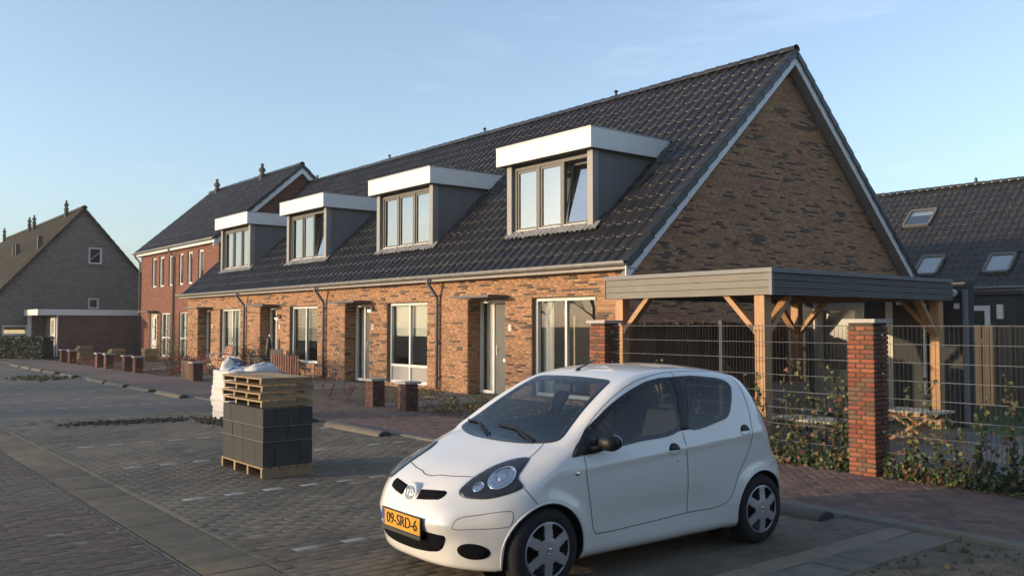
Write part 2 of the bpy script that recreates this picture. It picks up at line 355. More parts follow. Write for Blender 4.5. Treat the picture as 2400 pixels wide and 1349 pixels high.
# tufts and clods in loose strips
def clods(name, pts, r0, r1, m, label, cat, loc):
    t = MB()
    for (x, y, z, r) in pts:
        ph = rnd.uniform(0, 6); k = 6; ring = []
        vs = [(x + r * rnd.uniform(.7, 1.2) * math.cos(ph + i * 1.047), y + r * rnd.uniform(.7, 1.2) * math.sin(ph + i * 1.047), z - .01) for i in range(k)]
        vs += [(x + .6 * r * rnd.uniform(.6, 1.2) * math.cos(ph + .5 + i * 1.047), y + .6 * r * rnd.uniform(.6, 1.2) * math.sin(ph + .5 + i * 1.047), z + r * rnd.uniform(.35, .7)) for i in range(k)] + [(x, y, z + r * rnd.uniform(.6, .9))]
        t.add(vs, [(i, (i + 1) % k, k + i) for i in range(k)] + [((i + 1) % k, k + (i + 1) % k, k + i) for i in range(k)] + [(k + i, k + (i + 1) % k, 2 * k) for i in range(k)])
    o = t.build(name, m); o['kind'] = 'stuff'; o['label'] = label; o['category'] = cat
    return o
pts = []
for i in range(330):
    y = rnd.triangular(-9.5, -6.6, -8.3); x = -4.0 + (y + 8.2) * .12 + rnd.gauss(0, .17); h = max(0, .085 - abs(x + 4.0) * .25)
    pts.append((x, y, rnd.uniform(0, .02 if -9.6 < y < -7.2 else .005), rnd.uniform(.010, .040)))
clods('dug_soil', pts, 0, 0, m_darksoil, 'ridge of dark dug soil across the grey parking bays', 'soil', None)
strip = struct(sheet('soil_strip', -5.35, -3.64, -10.15, -5.62, -.002, M('trodden_soil', (.125, .108, .08), .95, .3, 4, .8, 30, pos=True, stain=[((.045, .04, .034), 1.1, .48, .62, .8)]), 20, 50, .01))
pts = [(-2.85 + rnd.gauss(0, .28), -7.15 + rnd.gauss(0, .10), rnd.uniform(0, .05), rnd.uniform(.015, .05)) for i in range(160)]
clods('spilled_gravel', pts, 0, 0, m_darksoil, 'small heap of dark grit spilled beside the white bag', 'gravel', None)
pts = [(-18.6 + rnd.gauss(0, .5), -6.9 + rnd.gauss(0, .35), rnd.uniform(0, .04), rnd.uniform(.03, .09)) for i in range(140)]
clods('soil_mound', pts, 0, 0, M('mossy_soil', (.07, .075, .035), .95, .4, 5, .6, 40), 'low mossy soil mound among the far parking bays', 'soil', None)

pts = [(rnd.uniform(9.0, 12.5), rnd.uniform(-9.6, -5.7), rnd.uniform(-.01, .008), rnd.uniform(.006, .02) * (2 if rnd.random() < .08 else 1)) for i in range(1500)]
clods('sand_clods', pts, 0, 0, M('clod', (.085, .07, .045), .95, .4, 6, .6, 40), 'crumbs of dark soil strewn over the sandy strip, lower right', 'soil', None)
# ------------------------------------------------------------------ terraced houses
m_bt = M('tan_brick', (.402, .221, .120), .85, .2, 18, .5, 120, rand=.26, hue=.014, stain=[((.30, .20, .13), .35, .52, .75, .35)])
m_bd = M('dark_brick', (.112, .083, .064), .85, .2, 18, .5, 120, rand=.25)
m_mort = M('mortar', (.19, .125, .08), .95, .2, 10, .4, 80)
m_tile = M('roof_tile', (.0215, .0185, .0155), .27, .3, 6, .12, 60, rand=.35, spec=.6, stain=[((.026, .021, .016), 1.3, .5, .75, .45)])
m_verge = M('verge_tile', (.022, .028, .034), .42, .15, 6, .1, 60, rand=.1)
m_white = M('white_board', (.74, .73, .70), .45, .05, 2, 0, 40)
m_offw = M('white_frame', (.66, .655, .63), .4, .05, 3)
m_gfr = M('grey_frame', (.27, .26, .24), .45, .06, 3); m_gfd = M('dark_grey_frame', (.125, .12, .105), .45, .06, 3)
m_cheek = M('slate_grey_panel', (.165, .165, .165), .6, .10, 3, .2, 80, grain=(1, 1, .06))
m_zinc = M('zinc', (.33, .325, .31), .42, .14, 4, .1, 30, metal=.55)
m_pipe = M('grey_pipe', (.155, .16, .165), .5, .1, 3)
m_lead = M('lead_flashing', (.21, .205, .20), .6, .4, 12, .6, 30)
m_glass = glass('window_glass', (.92, .94, .93), .05)
m_dglass = glass('dormer_glass', (.55, .6, .6), .30)
m_door = M('grey_door', (.105, .108, .10), .5, .05, 3)
m_canopy = M('canopy_panel', (.12, .115, .11), .6, .08, 3)
m_bargeb = M('grey_white_barge', (.70, .70, .71), .5, .05, 2)
m_soff = M('grey_soffit', (.30, .285, .27), .6, .06, 2)
m_inside = M('interior_wall', (.55, .50, .42), .9, .1, 1)
m_floor = M('interior_floor', (.16, .11, .07), .7, .15, 2)
m_blind = M('blind_fabric', (.55, .53, .45), .8, .05, 2)
m_slat = M('venetian_slat', (.45, .40, .30), .6, .08, 2)
m_curtain = M('net_curtain', (.62, .60, .55), .9, .1, 3, grain=(14, 1, 1))
m_black = M('black_plastic', (.02, .02, .022), .5, .1, 5)
m_steel = M('steel', (.55, .55, .53), .28, .08, 5, metal=.9)
m_lampw = M('lamp_bulb', (.9, .85, .75), .4, emis=(1, .82, .6, 5))
TH = math.atan(.92); CT, ST = math.cos(TH), math.sin(TH)
EY, EZ = -.29, 2.90              # eave edge of the main roof
RIDGE_Y = 5.40

def utile(w, L_):                # one pantile: flat pan and a roll; u across, v up the slope, n out
    us = [0, .17, .34, .5, .60, .68, .77, .86, .94, 1.0]
    nn = [.012, .002, .0, .004, .018, .046, .062, .056, .032, .008]
    v = []; k = len(us)
    for vv, dz in ((-.010, .012), (.010, .026), (.06, .0245), (L_, .002)):
        for u, h in zip(us, nn): v.append((u * w * 1.02, vv, h * (.94 if vv < 0 else 1) + dz))
    for u, h in zip(us, nn): v.append((u * w * 1.02, .004, h * .88 + .004))
    f = [(r * k + i, r * k + i + 1, (r + 1) * k + i + 1, (r + 1) * k + i) for r in range(3) for i in range(k - 1)] + [(4 * k + i, 4 * k + i + 1, i + 1, i) for i in range(k - 1)]
    return v, f
def slope_tiles(parent, x0, x1, ey, ez, th, run, ncol, ncrs, off, nind, skip=None, mat=None, flip=False):
    c, s_ = math.cos(th), math.sin(th); Ls = run / c / ncrs; w = (x1 - x0) / ncol; MT = []
    ay = (0, c, s_) if not flip else (0, -c, s_); az = (0, -s_, c) if not flip else (0, s_, c)
    for i in range(ncrs):
        for j in range(ncol):
            d = i * Ls - .05
            p = (x0 + j * w, ey + (c * d if not flip else -c * d), ez + s_ * d)
            if skip and skip(p[0] + w / 2, p[1] + (c if not flip else -c) * Ls / 2): continue
            q = rnd.gauss(0, .003)
            MT.append(TM(p, 1, 1, 1, ax=(1, q, rnd.gauss(0, .003)), ay=(ay[0] + rnd.gauss(0, .004), ay[1], ay[2]), az=az))
    pieces('tile', 'tile_field', utile(w, Ls * 1.1), [mat or m_tile], MT, [0] * len(MT), parent, nind, off, smooth=True)
def ridge_caps(parent, x0, x1, y, z, pitch=.37, r=.115, m=None):
    n = max(1, int(round((x1 - x0) / pitch))); p = (x1 - x0) / n
    for i in range(n):
        mb = MB(); k = 9; vs = []
        for (xx, rr) in ((0, r), (p * .93, r * .9), (p * .93, r * 1.04), (p * 1.02, r * 1.04)):
            for a in range(k): t = math.pi * (a / (k - 1)) * 1.15 - .075 * math.pi; vs.append((xx, rr * math.cos(t), rr * math.sin(t) * .95))
        mb.add(vs, [(q * k + a, q * k + a + 1, (q + 1) * k + a + 1, (q + 1) * k + a) for q in range(3) for a in range(k - 1)])
        if i == 0: me = None
        if me is None:
            o = mb.build('ridge_tile', m or m_tile, parent, smooth=True); me = o.data
        else: o = link('ridge_tile', me, parent)
        o.location = (x0 + i * p, y, z + rnd.gauss(0, .003))
def dark_at(x, z, seed=0.0):
    from mathutils import noise
    return noise.noise(Vector((x * 2.9 + seed, z * 8.0, seed))) + .5 * noise.noise(Vector((x * 5.1 + 9, z * 15, seed + 4)))
def courses(x0, x1, z0, z1, opens, slopes=None, ch=.05, bl=.225, seed=0.0, thr=.36):
    """bricks of a wall face in (x,z): list of x,z,w,h,dark ; opens = list of (xa,xb,za,zb); slopes = f(z)->(xa,xb)"""
    out = []; i = 0; z = z0; prev = []
    while z < z1 - .012:
        h = min(ch, z1 - z) - .010; iv = [(x0, x1)]
        if slopes:
            a, b = slopes(z + ch); iv = [(max(x0, a), min(x1, b))]
        for (xa, xb, za, zb) in opens:
            if z + ch * .5 > za and z + ch * .5 < zb:
                n = []
                for a, b in iv:
                    if xb <= a or xa >= b: n.append((a, b)); continue
                    if xa > a: n.append((a, xa))
                    if xb < b: n.append((xb, b))
                iv = n
        sh = bl / 2 * (i % 2) + (.07 if i % 3 == 0 else 0); run = 0; cur = []
        for a, b in iv:
            if b - a < .03: continue
            k = math.floor((a - x0 - sh) / bl); x = x0 + sh + k * bl
            while x < b - .012:
                xa, xb = max(x, a), min(x + bl, b)
                if xb - xa > .025:
                    xm = (xa + xb) / 2; near = any(abs(q - xm) < .13 for q in prev)
                    if run <= 0 and rnd.random() < (.15 if near else .085): run = rnd.choice((1, 1, 1, 2, 2))
                    dk = run > 0; run -= 1
                    if dk: cur.append(xm)
                    out.append((xa + .005, z + .005, xb - xa - .010, h, dk))
                x += bl
        z += ch; i += 1; prev = cur
    return out
def wall_cells(mb, x0, x1, z0, z1, y0, y1, opens):
    xs = sorted({x0, x1, *[q for o in opens for q in o[:2] if x0 < q < x1]}); zs = sorted({z0, z1, *[q for o in opens for q in o[2:] if z0 < q < z1]})
    for a, b in zip(xs, xs[1:]):
        run = None
        for c, d in zip(zs, zs[1:]):
            xm, zm = (a + b) / 2, (c + d) / 2
            if any(o[0] < xm < o[1] and o[2] < zm < o[3] for o in opens):
                if run: mb.box(a, b, y0, y1, run[0], run[1]); run = None
            else: run = (run[0], d) if run else (c, d)
        if run: mb.box(a, b, y0, y1, run[0], run[1])
def frame_window(parent, x0, x1, y, z0, z1, vm=(), hm=(), fw=.065, d=.09, mf=None, mg=None, name='window', sill=None, panel_below=None):
    """a window: frame mesh with its panes (and infill panels) as children"""
    mb = MB(); g = .0
    mb.box(x0, x0 + fw, y, y + d, z0, z1); mb.box(x1 - fw, x1, y, y + d, z0, z1); mb.box(x0 + fw, x1 - fw, y + .001, y + d - .001, z1 - fw, z1); mb.box(x0 + fw, x1 - fw, y + .001, y + d - .001, z0, z0 + fw)
    xs = [x0 + fw] ; 
    for v in vm: mb.box(v - fw / 2, v + fw / 2, y + .002, y + d - .002, z0 + fw, z1 - fw)
    for h in hm: mb.box(x0 + fw, x1 - fw, y + .003, y + d - .003, h - fw / 2, h + fw / 2)
    o = mb.build(name, mf or m_offw, parent)
    xe = [x0 + fw] + [q for v in vm for q in (v - fw / 2, v + fw / 2)] + [x1 - fw]; ze = [z0 + fw] + [q for h in hm for q in (h - fw / 2, h + fw / 2)] + [z1 - fw]
    for i in range(0, len(xe), 2):
        for j in range(0, len(ze), 2):
            pan = panel_below is not None and ze[j + 1] < panel_below
            p = MB().box(xe[i], xe[i + 1], y + d * .45, y + d * .45 + .012, ze[j], ze[j + 1])
            if pan: p.build('infill_panel', m_soff, o)
            else: p.build('pane', mg or m_glass, o)
    if sill: MB().box(x0 - .03, x1 + .03, y - sill, y + .02, z0 - .05, z0 - .003).build('sill', mf or m_offw, o)
    return o

HB = [0, -6.5, -12.78, -19.06, -25.42]
HL = ['near end house of the brick terrace, with the big brick gable beside the carport', 'second terraced brick house from the carport, half-lowered roller blind in its window',
      'third terraced brick house from the carport, slatted blinds behind its window', 'far end terraced brick house, joined to the tall red house']
def terrace(k):
    X0, X1 = HB[k + 1], HB[k]; ox = X1; O = -6.27 * k          # O shifts the openings
    t = thing('terraced_house', HL[k], 'house', (ox, 0, 0), group='terraced houses in the row')
    lx = lambda x: x + O - ox                                    # opening coordinate (house 0) -> local
    x0, x1 = X0 - ox, 0.0
    wz0 = [.12, .10, .46, .42][k]
    wop = (lx(-2.955), lx(-.93), wz0, 2.285); dop = (lx(-5.40), lx(-3.93), 0.0, 2.30)
    ops = [wop, dop]
    mb = MB(); wall_cells(mb, x0, x1, 0, 2.86, .0, .30, ops)
    # recess behind the door and side reveals
    mb.box(dop[0] - .001, dop[0] - .10, .30, .46, 0, 2.40); mb.box(dop[1], dop[1] + .10, .30, .46, 0, 2.40); mb.box(dop[0], dop[1], .06, .46, 2.302, 2.40)
    # rear wall, party wall, floors
    mb.k = 1
    mb.box(x0, x1, 10.75, 11.0, 0, 2.86); mb.box(x0, x0 + .15, .302, 10.74, 0, 2.86)
    mb.box(x0 + .152, x1 - .32, .47, 10.74, 2.60, 2.70); mb.k = 2; mb.box(x0 + .152, x1 - .32, .47, 10.74, -.02, .03)
    mb.k = 1; mb.box(x0 + .16, x1 - .32, 2.3, 2.4, .03, 2.6)
    w = mb.build('wall', [m_mort, m_inside, m_floor], t)
    MT = []; MI = []
    for (x, z, bw, bh, dk) in courses(x0, x1, .0, 2.86, ops, seed=k * 3.3):
        MT.append(TM((x, -.007 + rnd.gauss(0, .0012), z), bw, .012, bh)); MI.append(int(dk))
    n_f = len(MT)
    # reveal of the door recess, looking towards +x
    for (x, z, bw, bh, dk) in courses(.0, .36, .0, 2.30, [], seed=k + 20):
        MT.append(TM((dop[0] + .007, x, z), bw, .012, bh, ax=(0, 1, 0), ay=(-1, 0, 0))); MI.append(int(dk))
    if k == 0:          # gable wall looking towards +x
        sl = lambda z: ((z - 2.86) / .92 - .02 if z > 2.86 else -1, RIDGE_Y * 2 - (z - 2.86) / .92 + .02 if z > 2.86 else 99)
        gb = MB(); vs = [(-.30, .302, 0), (-.30, 11, 0), (-.30, 11, 2.86), (-.30, RIDGE_Y, 7.83), (-.30, 0, 2.86), (-.30, .302, 2.86)]
        gb.add([(0, y, z) for y, z in ((.302, 0), (11, 0), (11, 2.86), (RIDGE_Y, 7.83), (0.0, 2.861), (.302, 2.861))] + [(-.3, y, z) for y, z in ((.302, 0), (11, 0), (11, 2.86), (RIDGE_Y, 7.83), (0, 2.861), (.302, 2.861))],
               [(0, 1, 2, 3, 4, 5), (11, 10, 9, 8, 7, 6)] + [(i, 6 + i, 6 + (i + 1) % 6, (i + 1) % 6) for i in range(6)])
        gb.build('gable_wall', m_mort, t)
        for (x, z, bw, bh, dk) in courses(-.012, 10.95, .0, 7.75, [], sl, seed=7.7, thr=.33):
            MT.append(TM((.007 + rnd.gauss(0, .0012), x, z), bw, .012, bh, ax=(0, 1, 0), ay=(-1, 0, 0))); MI.append(int(dk))
    pieces('brick', 'brickwork', UB, [m_bt, m_bd], MT, MI, w, 300 if k == 0 else 0, (ox, 0, 0), keep=lambda c: c[:, 2] > 1.9)
    # ground floor window with its blind
    xm = (wop[0] + wop[1]) / 2
    frame_window(t, wop[0] + .004, wop[1] - .004, .10, wop[2] + .004, wop[3] - .004, (xm,), (.58,) if k == 1 else (), .07, .09, sill=.10, panel_below=.6 if k == 1 else None)
    if k == 1: MB().box(wop[0] + .1, xm - .03, .24, .245, 1.38, 2.25).box(xm + .03, wop[1] - .1, .24, .245, 1.38, 2.25).build('roller_blind', m_blind, t)
    if k == 2:
        b = MB(); z = 2.22
        while z > 1.15: b.add([(wop[0] + .08, .235, z), (wop[1] - .08, .235, z), (wop[1] - .08, .265, z + .035), (wop[0] + .08, .265, z + .035)], [(0, 1, 2, 3)]); z -= .055
        b.build('venetian_blind', m_slat, t)
    if k in (0, 3):
        for a, b_ in ((wop[0] + .05, wop[0] + (.40 if k == 0 else .85)), (wop[1] - (.25 if k == 0 else .95), wop[1] - .05)):
            cb = MB(); n = 24; vs = []
            for i in range(n + 1):
                x = a + (b_ - a) * i / n; y = .30 + .03 * math.sin(i * 1.7)
                vs += [(x, y, .12), (x, y, 2.27)]
            cb.add(vs, [(2 * i, 2 * i + 2, 2 * i + 3, 2 * i + 1) for i in range(n)]); cb.build('curtain', m_curtain, t, smooth=True)
    # front door with its side light
    d0, d1 = dop[0] + .004, dop[1] - .004; dx = d0 + .56
    fw = frame_window(t, d0, dx + .035, .36, .03, 2.29, (), (), .07, .08, name='side_light')
    MB().box(d0 + .08, dx - .05, .52, .525, .1, 2.2).build('side_curtain', m_curtain, t)
    df = MB().box(d1 - .07, d1, .36, .44, .03, 2.29).box(dx + .036, d1 - .071, .361, .439, 2.20, 2.289).build('door_frame', m_offw, t)
    dr = MB(); wall_cells(dr, dx + .038, d1 - .072, .035, 2.195, .385, .43, [(dx + .48, dx + .66, 1.0, 2.0)]); dr = dr.build('door', m_door, t)
    MB().box(dx + .48, dx + .66, .40, .412, 1.0, 2.0).build('pane', m_glass, dr)
    MB().box(dx + .09, dx + .125, .372, .385, .95, 1.2).bar((dx + .107, .36, 1.08), (dx + .20, .345, 1.08), .018, .018).tube([(dx + .107, .385, 1.08), (dx + .107, .345, 1.08)], .011, 8).build('handle', m_steel, dr)
    MB().box(dx + .36, dx + .66, .374, .386, .80, .88).build('letter_flap', m_white, dr)
    MB().box(d0 - .0, d1, .28, .36, .0, .028).build('threshold', m_black, t)
    MB().box(lx(-5.33), lx(-3.80), -.60, -.004, 2.315, 2.375).build('canopy', m_canopy, t)
    nb = MB().box(lx(-3.785), lx(-3.675), -.022, -.009, 1.55, 1.69).build('house_number', m_white, t)
    digit(nb, ['27', '25', '23', '21'][k], lx(-3.73), -.024, 1.62, .075)
    if k in (1, 2):
        zl = 2.12 if k == 1 else 1.93
        lp = MB().box(lx(-3.74), lx(-3.66), -.035, -.008, zl - .02, zl + .10).tube([(lx(-3.70), -.03, zl + .06), (lx(-3.70), -.10, zl + .09), (lx(-3.70), -.15, zl + .05)], .012, 8).lathe([(.02, .05), (.075, .0), (.08, -.01)], (lx(-3.70), -.15, zl), 12).build('wall_lamp', m_black, t)
        MB().lathe([(.001, -.075), (.035, -.06), (.045, -.03), (.03, .0)], (lx(-3.70), -.15, zl), 12).build('bulb', m_lampw, lp, smooth=True)
    # gutter, fascia, downpipe
    ge0, ge1 = x0 - (.30 if k == 3 else 0), x1 + (.30 if k == 0 else 0)
    MB().box(ge0, ge1, -.275, -.010, 2.775, 2.80).box(ge0, ge1, -.30, -.276, 2.775, 2.90).build('fascia', m_soff, t)
    pr = []
    for a in range(9): an = math.pi * a / 8; pr.append((-.375 - .07 * math.cos(an), 2.925 - .085 * math.sin(an)))
    pr2 = [(y + (.006 if y < -.375 else -.006), z + .007) for y, z in pr]
    gt = MB().extr(pr + pr2[::-1], ge0, ge1).tube([(ge0, -.447, 2.927), (ge1, -.447, 2.927)], .010, 6).build('gutter', m_zinc, t)
    x = ge0 + .3
    while x < ge1:
        MB().extr([(y * 1.0 - (.004 if y < -.375 else -.002), z - .005) for y, z in pr] + [(y, z) for y, z in pr[::-1]], x, x + .025).build('bracket', m_zinc, gt); x += .6
    if k > 0:
        MB().tube([(-.13, -.375, 2.85), (-.13, -.375, 2.74), (-.13, -.10, 2.40), (-.13, -.085, 2.32), (-.13, -.085, .05)], .045, 10).build('downpipe', m_pipe, t, smooth=True)
        for zz in (2.2, 1.2, .35): MB().lathe([(.048, -.02), (.054, -.015), (.054, .015), (.048, .02)], (-.13, -.085, zz), 12).box(-.15, -.11, -.04, -.002, zz - .012, zz + .012).build('pipe_clip', m_pipe, t)
    # roof deck, tiles, ridge
    rx0, rx1 = x0 - (.05 if k == 3 else 0), x1 + (.28 if k == 0 else 0)
    run = RIDGE_Y - EY; rz = EZ + run * .92
    dk = MB().extr([(EY, EZ - .02), (RIDGE_Y, rz - .02), (2 * RIDGE_Y - EY, EZ - .02), (2 * RIDGE_Y - EY, EZ - .12), (RIDGE_Y, rz - .14), (EY, EZ - .12)], rx0, rx1).build('roof', m_black, t)
    dx0, dx1 = lx(-4.65), lx(-1.67)
    slope_tiles(dk, rx0, rx1, EY, EZ, TH, run, int(round((rx1 - rx0) / .307)), 17, (ox, 0, 0), 300, skip=lambda x, y: dx0 < x < dx1 and .95 < y < 2.7)
    ridge_caps(dk, rx0, rx1 + (.04 if k == 0 else 0), RIDGE_Y, rz + .035)
    MB().tube([(lx(-5.6), RIDGE_Y - .02, rz + .05), (lx(-5.6), RIDGE_Y - .02, rz + .24)], .035, 8).lathe([(.06, 0), (.065, .03), (.02, .06)], (lx(-5.6), RIDGE_Y - .02, rz + .22), 10).build('roof_vent', m_black, t)
    if k == 0:
        Ls = run / CT / 17
        for side in (0, 1):
            for i in range(17):
                d = i * Ls - .05; sg = 1 if side == 0 else -1; yb = EY if side == 0 else 2 * RIDGE_Y - EY
                v = MB(); pr = [(-.13, .05), (.0, .052), (.045, .04), (.055, .02), (.055, -.10), (.035, -.10), (.035, .02), (.0, .03), (-.13, .03)]
                vs = []
                for dd, lift in ((d, .032), (d + Ls * 1.06, .0)):
                    for (xx, nn) in pr: n_ = nn + lift; vs.append((.285 + xx, yb + sg * (CT * dd - ST * n_), EZ + ST * dd + CT * n_))
                q = len(pr); v.add(vs, [(a, (a + 1) % q, q + (a + 1) % q, q + a) for a in range(q)] + [tuple(range(q)), tuple(range(q, 2 * q))]); v.build('verge_tile', m_verge, dk, fixn=True)
        # barge boards and boarded soffit
        for side in (0, 1):
            sg = 1 if side == 0 else -1; yb = EY - .06 if side == 0 else 2 * RIDGE_Y - EY + .06; zb = EZ - .06
            npan = 3
            for j in range(npan):
                a = (run + .06) * j / npan; b_ = (run + .06) * (j + 1) / npan - .006; vs = []
                for yy in (a, b_):
                    for xx in (.262, .287): vs += [(xx, yb + sg * yy, zb + yy * .92 - .31), (xx, yb + sg * yy, zb + yy * .92 + .05)]
                MB().add(vs, [(0, 1, 5, 4), (2, 6, 7, 3), (1, 3, 7, 5), (0, 4, 6, 2), (0, 2, 3, 1), (4, 5, 7, 6)]).build('barge_board', m_bargeb, t, fixn=True)
                vs = []
                for yy in (a, b_):
                    for xx in (.010, .261): vs += [(xx, yb + sg * yy, zb + yy * .92 - .29), (xx, yb + sg * yy, zb + yy * .92 - .27)]
                MB().add(vs, [(0, 1, 5, 4), (2, 6, 7, 3), (1, 3, 7, 5), (0, 4, 6, 2), (0, 2, 3, 1), (4, 5, 7, 6)]).build('soffit_panel', m_soff, t, fixn=True)
    # dormer
    yf = .66; zf = EZ + (yf - EY) * .92 + .03; zt = 5.53
    roofz = lambda y: EZ + (y - EY) * .92
    yb = EY + (zt - EZ) / .92 + .3
    def slab(mb, xa, xb):      # cheek prism following the roof
        vs = [(x, y, z) for x in (xa, xb) for (y, z) in ((yf, zf - .12), (yf, zt), (yb, zt), (yb, zt - .02))]
        mb.add(vs, [(0, 1, 2, 3), (7, 6, 5, 4), (0, 4, 5, 1), (1, 5, 6, 2), (2, 6, 7, 3), (3, 7, 4, 0)])
    ck = MB(); ck.box(dx0 + .02, dx1 - .02, yf + .2, yb, zt - .03, zt - .003); dm = ck.build('dormer', m_cheek, t)
    for a in (dx0, dx1 - .10): ck = MB(); slab(ck, a, a + .10); ck.build('cheek', m_cheek, dm, fixn=True)
    for i in range(1, 7):      # vertical joints of the cheek boards
        yy = yf + i * .30
        if yy < yb - .4: MB().box(dx1 + .001, dx1 + .004, yy, yy + .006, max(zf, roofz(yy) + .06), zt - .002).build('batten', m_pipe, dm)
    for a in (dx0 - .012, dx1 - .16): MB().box(a, a + .172, yf - .02, yf + .16, zf - .10, zt - .004).build('corner_post', m_gfr, dm)
    # flat roof edge
    fx0, fx1, fy = dx0 - .20, dx1 + .16, .45
    ye = EY + (5.97 - EZ) / .92 + .12
    xm = (fx0 + fx1) / 2
    MB().box(fx0, xm - .005, fy, fy + .03, zt, 5.97).build('fascia_panel', m_white, dm); MB().box(xm + .005, fx1, fy, fy + .03, zt, 5.97).build('fascia_panel', m_white, dm)
    for sx in (fx0, fx1 - .03):
        vs = [(x, y, z) for x in (sx, sx + .03) for (y, z) in ((fy + .031, zt), (fy + .031, 5.97), (ye, 5.97), (ye - .48, zt))]
        MB().add(vs, [(0, 1, 2, 3), (7, 6, 5, 4), (0, 4, 5, 1), (1, 5, 6, 2), (2, 6, 7, 3), (3, 7, 4, 0)]).build('fascia_panel', m_white, dm, fixn=True)
    MB().box(fx0 + .031, fx1 - .031, fy + .031, ye - .3, zt + .005, zt + .03).box(fx0 + .031, fx1 - .031, fy + .031, ye, 5.90, 5.93).build('flat_roof', m_canopy, dm)
    MB().box(fx0 - .008, fx1 + .008, fy - .012, fy + .05, 5.972, 5.995).box(fx0 - .008, fx0 + .05, fy + .051, ye, 5.972, 5.995).box(fx1 - .05, fx1 + .008, fy + .051, ye, 5.972, 5.995).build('roof_trim', m_zinc, dm)
    MB().tube([(fx1 - .01, ye - .30, 5.80), (fx1 + .22, ye - .30, 5.78)], .035, 10).build('overflow_spout', m_steel, dm)
    # window band of three casements
    wx0, wx1 = dx0 + .165, dx1 - .165; yw = yf + .07; wz0_, wz1 = zf + .07, zt - .06
    fr = MB(); fwid = .085
    ms = [wx0 + .045, wx0 + .045 + (wx1 - wx0 - .09) / 3, wx0 + .045 + 2 * (wx1 - wx0 - .09) / 3, wx1 - .045]
    for m_ in ms: fr.box(m_ - .045, m_ + .045, yw, yw + .10, wz0_, wz1)
    for a, b_ in zip(ms, ms[1:]): fr.box(a + .045, b_ - .045, yw + .002, yw + .098, wz1 - .07, wz1); fr.box(a + .045, b_ - .045, yw + .002, yw + .098, wz0_, wz0_ + .07)
    fr = fr.build('window_frame', m_gfd, dm); MB().box(wx0 - .02, wx1 + .02, yf + .01, yw + .09, zf - .12, wz0_ - .002).build('apron_board', m_gfd, dm)
    for q, (a, b_) in enumerate(zip(ms, ms[1:])):
        a += .048; b_ -= .048; zz0, zz1 = wz0_ + .072, wz1 - .072
        c = MB()
        for bx in ((a, a + .06, zz0, zz1), (b_ - .06, b_, zz0, zz1)): c.box(bx[0], bx[1], -.03, .03, bx[2] - zz0, bx[3] - zz0)
        c.box(a + .06, b_ - .06, -.029, .029, zz1 - zz0 - .06, zz1 - zz0); c.box(a + .06, b_ - .06, -.029, .029, .0, .06)
        o = c.build('casement', m_gfd, dm, loc=(0, yw + .055, zz0)); op = (k in (0, 2) and q == 2); o.rotation_euler = (R(-9) if op else 0, 0, 0)
        p = MB().box(a + .06, b_ - .06, -.006, .006, .06, zz1 - zz0 - .06).build('pane', m_dglass, dm, loc=o.location); p.rotation_euler = o.rotation_euler
        MB().box(a + .01, b_ - .01, yw - .03, yw + .02, zz0 - .055, zz0 + .005).build('sill', m_white, dm)
    bk = MB(); bk.box(wx0, wx1, yw + .9, yw + .95, wz0_ - .3, zt); bk.build('inner_blind', m_inside, dm)
    # crumpled lead apron below the windows
    ap = MB(); n = 60; vs = []
    for i in range(n + 1):
        x = dx0 - .05 + (dx1 - dx0 + .22) * i / n; wv = .022 * math.sin(i * 2.05) + rnd.gauss(0, .008)
        for j in range(4):
            d = -.05 + j * .085; y = yf + .02 - d * CT; z = roofz(y) + .125 - j * .006 + wv * (j / 3) + rnd.gauss(0, .004)
            vs.append((x, y, z))
    ap.add(vs, [(i * 4 + j, i * 4 + j + 1, i * 4 + j + 5, i * 4 + j + 4) for i in range(n) for j in range(3)]); ap.build('lead_apron', m_lead, dm, smooth=False)
    return t
_fontc = None
def digit(parent, s, x, y, z, size, m=None, rx=90, rz=0):
    """flat lettering as a mesh on a plate"""
    cu = bpy.data.curves.new('lettering', 'FONT'); cu.body = s; cu.size = size * 1.35; cu.align_x = 'CENTER'; cu.align_y = 'CENTER'; cu.extrude = .001
    o = bpy.data.objects.new('lettering', cu); COL.objects.link(o); dg = bpy.context.evaluated_depsgraph_get(); dg.update()
    me = bpy.data.meshes.new_from_object(o.evaluated_get(dg)); bpy.data.objects.remove(o); me.materials.clear(); me.materials.append(m or m_black)
    q = link('lettering', me, parent, (x, y, z)); q.rotation_euler = (R(rx), 0, R(rz)); return q
for k in range(4): terrace(k)
